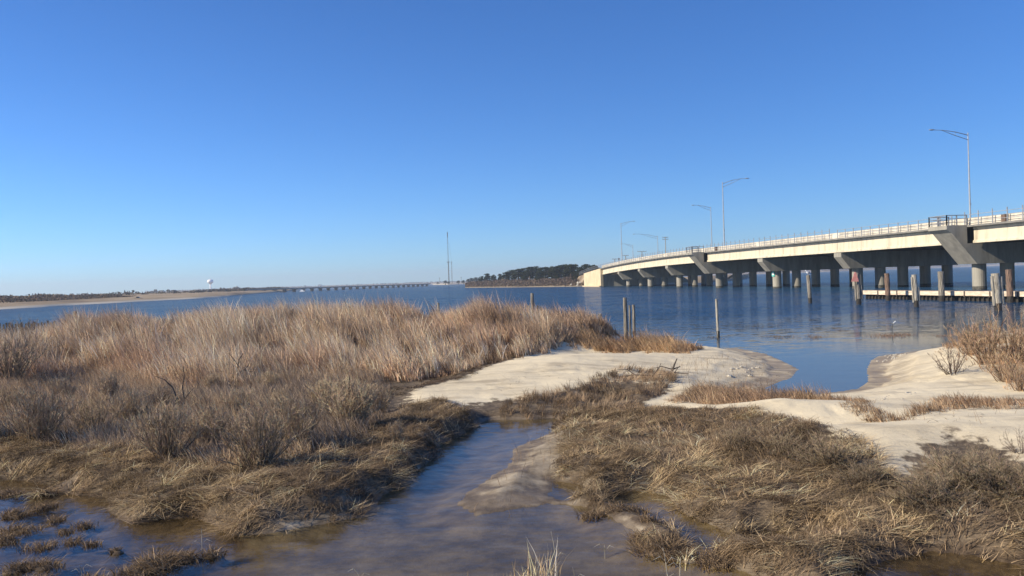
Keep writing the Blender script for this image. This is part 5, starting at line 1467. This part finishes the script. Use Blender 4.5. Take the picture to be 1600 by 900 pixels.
for k, px, py, h, wd, lab in (('f', 1488, 582, .85, 1.3, 'small open grey shrub leaning over the pale beach'), ('e', 1515, 552, 1.25, 1.1, 'grey-russet shrub nearest the water at right'), ('e', 1545, 560, 1.6, 1.1, 'tall twiggy shrub at right whose top reaches the pale beam'),
                              ('e', 1590, 556, 1.5, 1.15, 'orange-brown shrub at the right edge of the picture'), ('e', 1572, 592, 1.0, 1.1, 'russet shrub in front of the orange-brown one'), ('e', 1598, 612, .75, 1.2, 'low russet shrub at the right edge above the sand strip'),
                              ('e', 1640, 580, 1.5, 1.1, 'orange shrub outside the right edge'), ('f', 1205, 628, .55, 1.2, 'thin wiry shrub between the spit and the pool of bay water'), ('e', 1150, 630, .55, 1.5, 'rounded tan shrub in front of the spit tip'), ('f', 1596, 700, .4, 1.2, 'sparse pale sprig at the right edge of the sand')):
    shrub(k, px, py, h, wd, lab, GB)

# dead twisted branches
def deadwood(name, px, py, z, paths, label, cat, mat='bark_dark', sc=1.0):
    p = G(px, py, z); g = float(ground(np.array([p[0]]), np.array([p[1]]))[0]); p = G(px, py, g)
    o = empty(name, (p[0], p[1], g - .03)); tag(o, label, cat)
    for pts, r0, r1 in paths:
        k = len(pts); rd = [1.15 * (r0 + (r1 - r0) * i / (k - 1)) for i in range(k)]
        mb = MB(); mb.tube([tuple(np.array(q) * sc) for q in pts], rd, 6, .12); mb.build('branch', MT[mat], o)
deadwood('dead_branches', 366, 605, .5, [([(0, 0, 0), (.02, 0, .25), (.10, .03, .5), (.16, 0, .8), (.28, .02, .98)], .035, .01), ([(.02, 0, .2), (-.12, .05, .4), (-.35, 0, .5), (-.55, .05, .48)], .026, .008), ([(.08, .02, .42), (.3, 0, .5), (.45, .04, .68)], .024, .007),
          ([(.13, 0, .65), (-.02, .02, .85), (-.12, 0, 1.0)], .016, .006), ([(.3, 0, .5), (.5, .02, .45), (.62, 0, .52)], .014, .006), ([(-.12, .05, .4), (-.22, 0, .62)], .014, .005)], 'black twisted dead branches rising from grass below the dune', 'dead shrub', sc=1.05)
deadwood('dead_branches', 291, 642, .4, [([(0, 0, 0), (-.04, 0, .3), (-.08, .02, .6), (-.02, 0, .85), (-.03, 0, 1.1)], .022, .007), ([(-.12, .02, 0), (-.22, 0, .35), (-.32, .03, .6), (-.5, 0, .8), (-.72, .02, .88)], .024, .006), ([(-.04, 0, .3), (.12, 0, .5), (.22, 0, .58)], .012, .005)], 'two bare dark leaning stems left of the black twisted branches', 'dead shrub')
deadwood('driftwood_branch', 1015, 590, .2, [([(-.9, .1, .06), (-.4, 0, .12), (.1, .05, .08), (.7, 0, .14), (1.1, 0, .1)], .022, .008), ([(.1, .05, .08), (.3, .1, .3), (.35, .1, .42)], .014, .005), ([(-.4, 0, .12), (-.6, .1, .26), (-.9, .1, .28)], .014, .005), ([(.7, 0, .14), (.85, 0, .34)], .012, .004)], 'dark driftwood branches lying on the white sand', 'driftwood')
deadwood('driftwood_branch', 1050, 578, .2, [([(0, 0, 0), (.08, 0, .2), (.16, 0, .36)], .03, .012), ([(.02, 0, .05), (.25, 0, .12)], .02, .01), ([(0, 0, .05), (-.3, .05, .14), (-.5, 0, .1)], .016, .006)], 'stubby forked branch end upright on the white sand', 'driftwood')
deadwood('driftwood_stick', 450, 713, .3, [([(-.1, 0, .1), (.05, 0, .06), (.12, 0, .03)], .012, .006)], 'short bright bleached stick lying right of the foremost shrub', 'driftwood', 'bleached_wood')
deadwood('driftwood_branch', 655, 585, .4, [([(-.7, 0, .08), (-.2, .05, .1), (.3, 0, .06)], .014, .006), ([(-.1, 0, .1), (.05, 0, .3)], .01, .004)], 'thin pale branches lying on the dark wrack beside the dune', 'driftwood', 'bleached_wood')
# stick poking out of the weed patch
p = G(1394, 521); o = empty('driftwood_stick', tuple(p)); tag(o, 'thin dark stick poking up from the brown weed patch, pale at its tip', 'stick')
mb = MB(); mb.tube([(0, 0, -.2), (0, 0, .25), (.05, 0, .5)], [.02, .016, .012], 6); mb.build('shaft', MT['wet_wood'], o)
mb = MB(); mb.tube([(.05, 0, .5), (.18, 0, .6)], [.014, .018], 6); mb.build('tip', MT['white'], o)
# reeds at the bottom edge, each stalk its own thing
def reed(px, py, h, lean, label, r=.006):
    p = G(px, py, -.02); g = float(ground(np.array([p[0]]), np.array([p[1]]))[0])
    o = empty('reed_stalk', (p[0], p[1], g)); tag(o, label, 'reed', 'reed stalks at the bottom of the picture')
    mb = MB(); mb.tube([(0, 0, -.05), (lean * .2, 0, h * .4), (lean * .6, .01, h * .8), (lean, 0, h)], [r, r * .9, r * .7, r * .4], 6); mb.build('stalk', MT['bleached_wood'], o)
    for k in range(2):
        z = h * random.uniform(.3, .8); s = random.choice((-1, 1)); w = .004
        mb = MB(); mb.prism([(lean * .4, 0, z), (lean * .4 + s * .06, 0, z + .07), (lean * .4 + s * .13, 0, z + .03), (lean * .4 + s * .06, 0, z + .06)], (0, w, 0)); mb.build('leaf_blade', MT['bleached_wood'], o)
reed(872, 905, .62, -.06, 'tallest thin reed stalk standing at the bottom middle')
reed(900, 912, .28, -.03, 'short thin reed right of the tallest one')
reed(568, 905, .0 + .22, -.12, 'bent lone reed in the muddy water left of the reed clump')
reed(1045, 915, .5, -.05, 'upright reed in front of the big tussock')
reed(1062, 915, .4, .02, 'shorter upright reed right beside the one at the big tussock')
reed(316, 868, .42, .0, 'thin bare stalk rising from the bottom left tussock')
reed(130, 905, .26, -.04, 'short stalk among the small tussocks bottom left')
reed(945, 860, .16, .0, 'tiny stalk poking out of the open dark water')
f = Field()
for (px, py, n, h) in ((845, 915, 60, .42), (822, 918, 50, .32), (800, 922, 40, .22), (770, 925, 40, .2), (735, 925, 30, .14), (858, 916, 20, .5)):
    P = np.array([G(px + rng.normal(0, 9), py + rng.normal(0, 6), 0) for _ in range(n)]); P[:, 2] = -.05
    c = np.array(straw)[rng.integers(0, 5, n)] * 1.25 * (1 + rng.normal(0, .25, (n, 1)))
    f.add(*blades(P, rng.uniform(0, 6.28, n), h * rng.uniform(.5, 1.2, n), np.full(n, .010), rng.uniform(0, .25, n), rng.uniform(.2, 1.1, n), np.clip(c, .02, .6), 3, sd=500))
f.build('reed_clump', MT['blade'], 'clump of broken pale reeds at the bottom edge of the picture', 'reeds')
# shells and pebbles
def pebbles(name, poly, dens, s0, s1, mat, label):
    x, y = scatter(poly, dens, rng); mb = MB()
    for a, b_ in zip(x, y):
        s = random.uniform(s0, s1); g = float(ground(np.array([a]), np.array([b_]))[0])
        mb.ball((a, b_, g + s * .2), (s, s * random.uniform(.6, 1), s * .5), 6, 4, .25)
    tag(mb.build(name, MT[mat], fixn=False), label, 'shells', None, 'stuff')
pebbles('shell_patch', GP([(1370, 561), (1385, 553), (1410, 552), (1405, 558), (1380, 566)], .06), 30, .02, .05, 'shell', 'pale heap of shells at the water edge of the right beach')
pebbles('shell_scatter', GP([(1130, 590), (1150, 575), (1185, 570), (1180, 580), (1140, 592)], .2), 7, .03, .08, 'shell', 'pale broken lumps along the scarp of the sand spit')
pebbles('shell_fragments', GP([(1340, 635), (1440, 625), (1450, 640), (1350, 645)], .2), 10, .015, .04, 'shell', 'small shell fragments sprinkled across the right beach')

# ------------------------------------------------------------------ thin sea air
hz = MB(); hz.box((0, 2150, 34.5), (7000, 5100, 75))
hm = bpy.data.materials.new('haze'); hm.use_nodes = True; ht = hm.node_tree; ht.nodes.clear()
ho = ht.nodes.new('ShaderNodeOutputMaterial'); hv = ht.nodes.new('ShaderNodeVolumePrincipled')
hv.inputs['Color'].default_value = (0.80, 0.88, 0.97, 1); hv.inputs['Density'].default_value = 0.00024; hv.inputs['Anisotropy'].default_value = 0.2
ht.links.new(hv.outputs[0], ho.inputs['Volume'])
h_ = hz.build('haze', hm); tag(h_, kind='stuff')
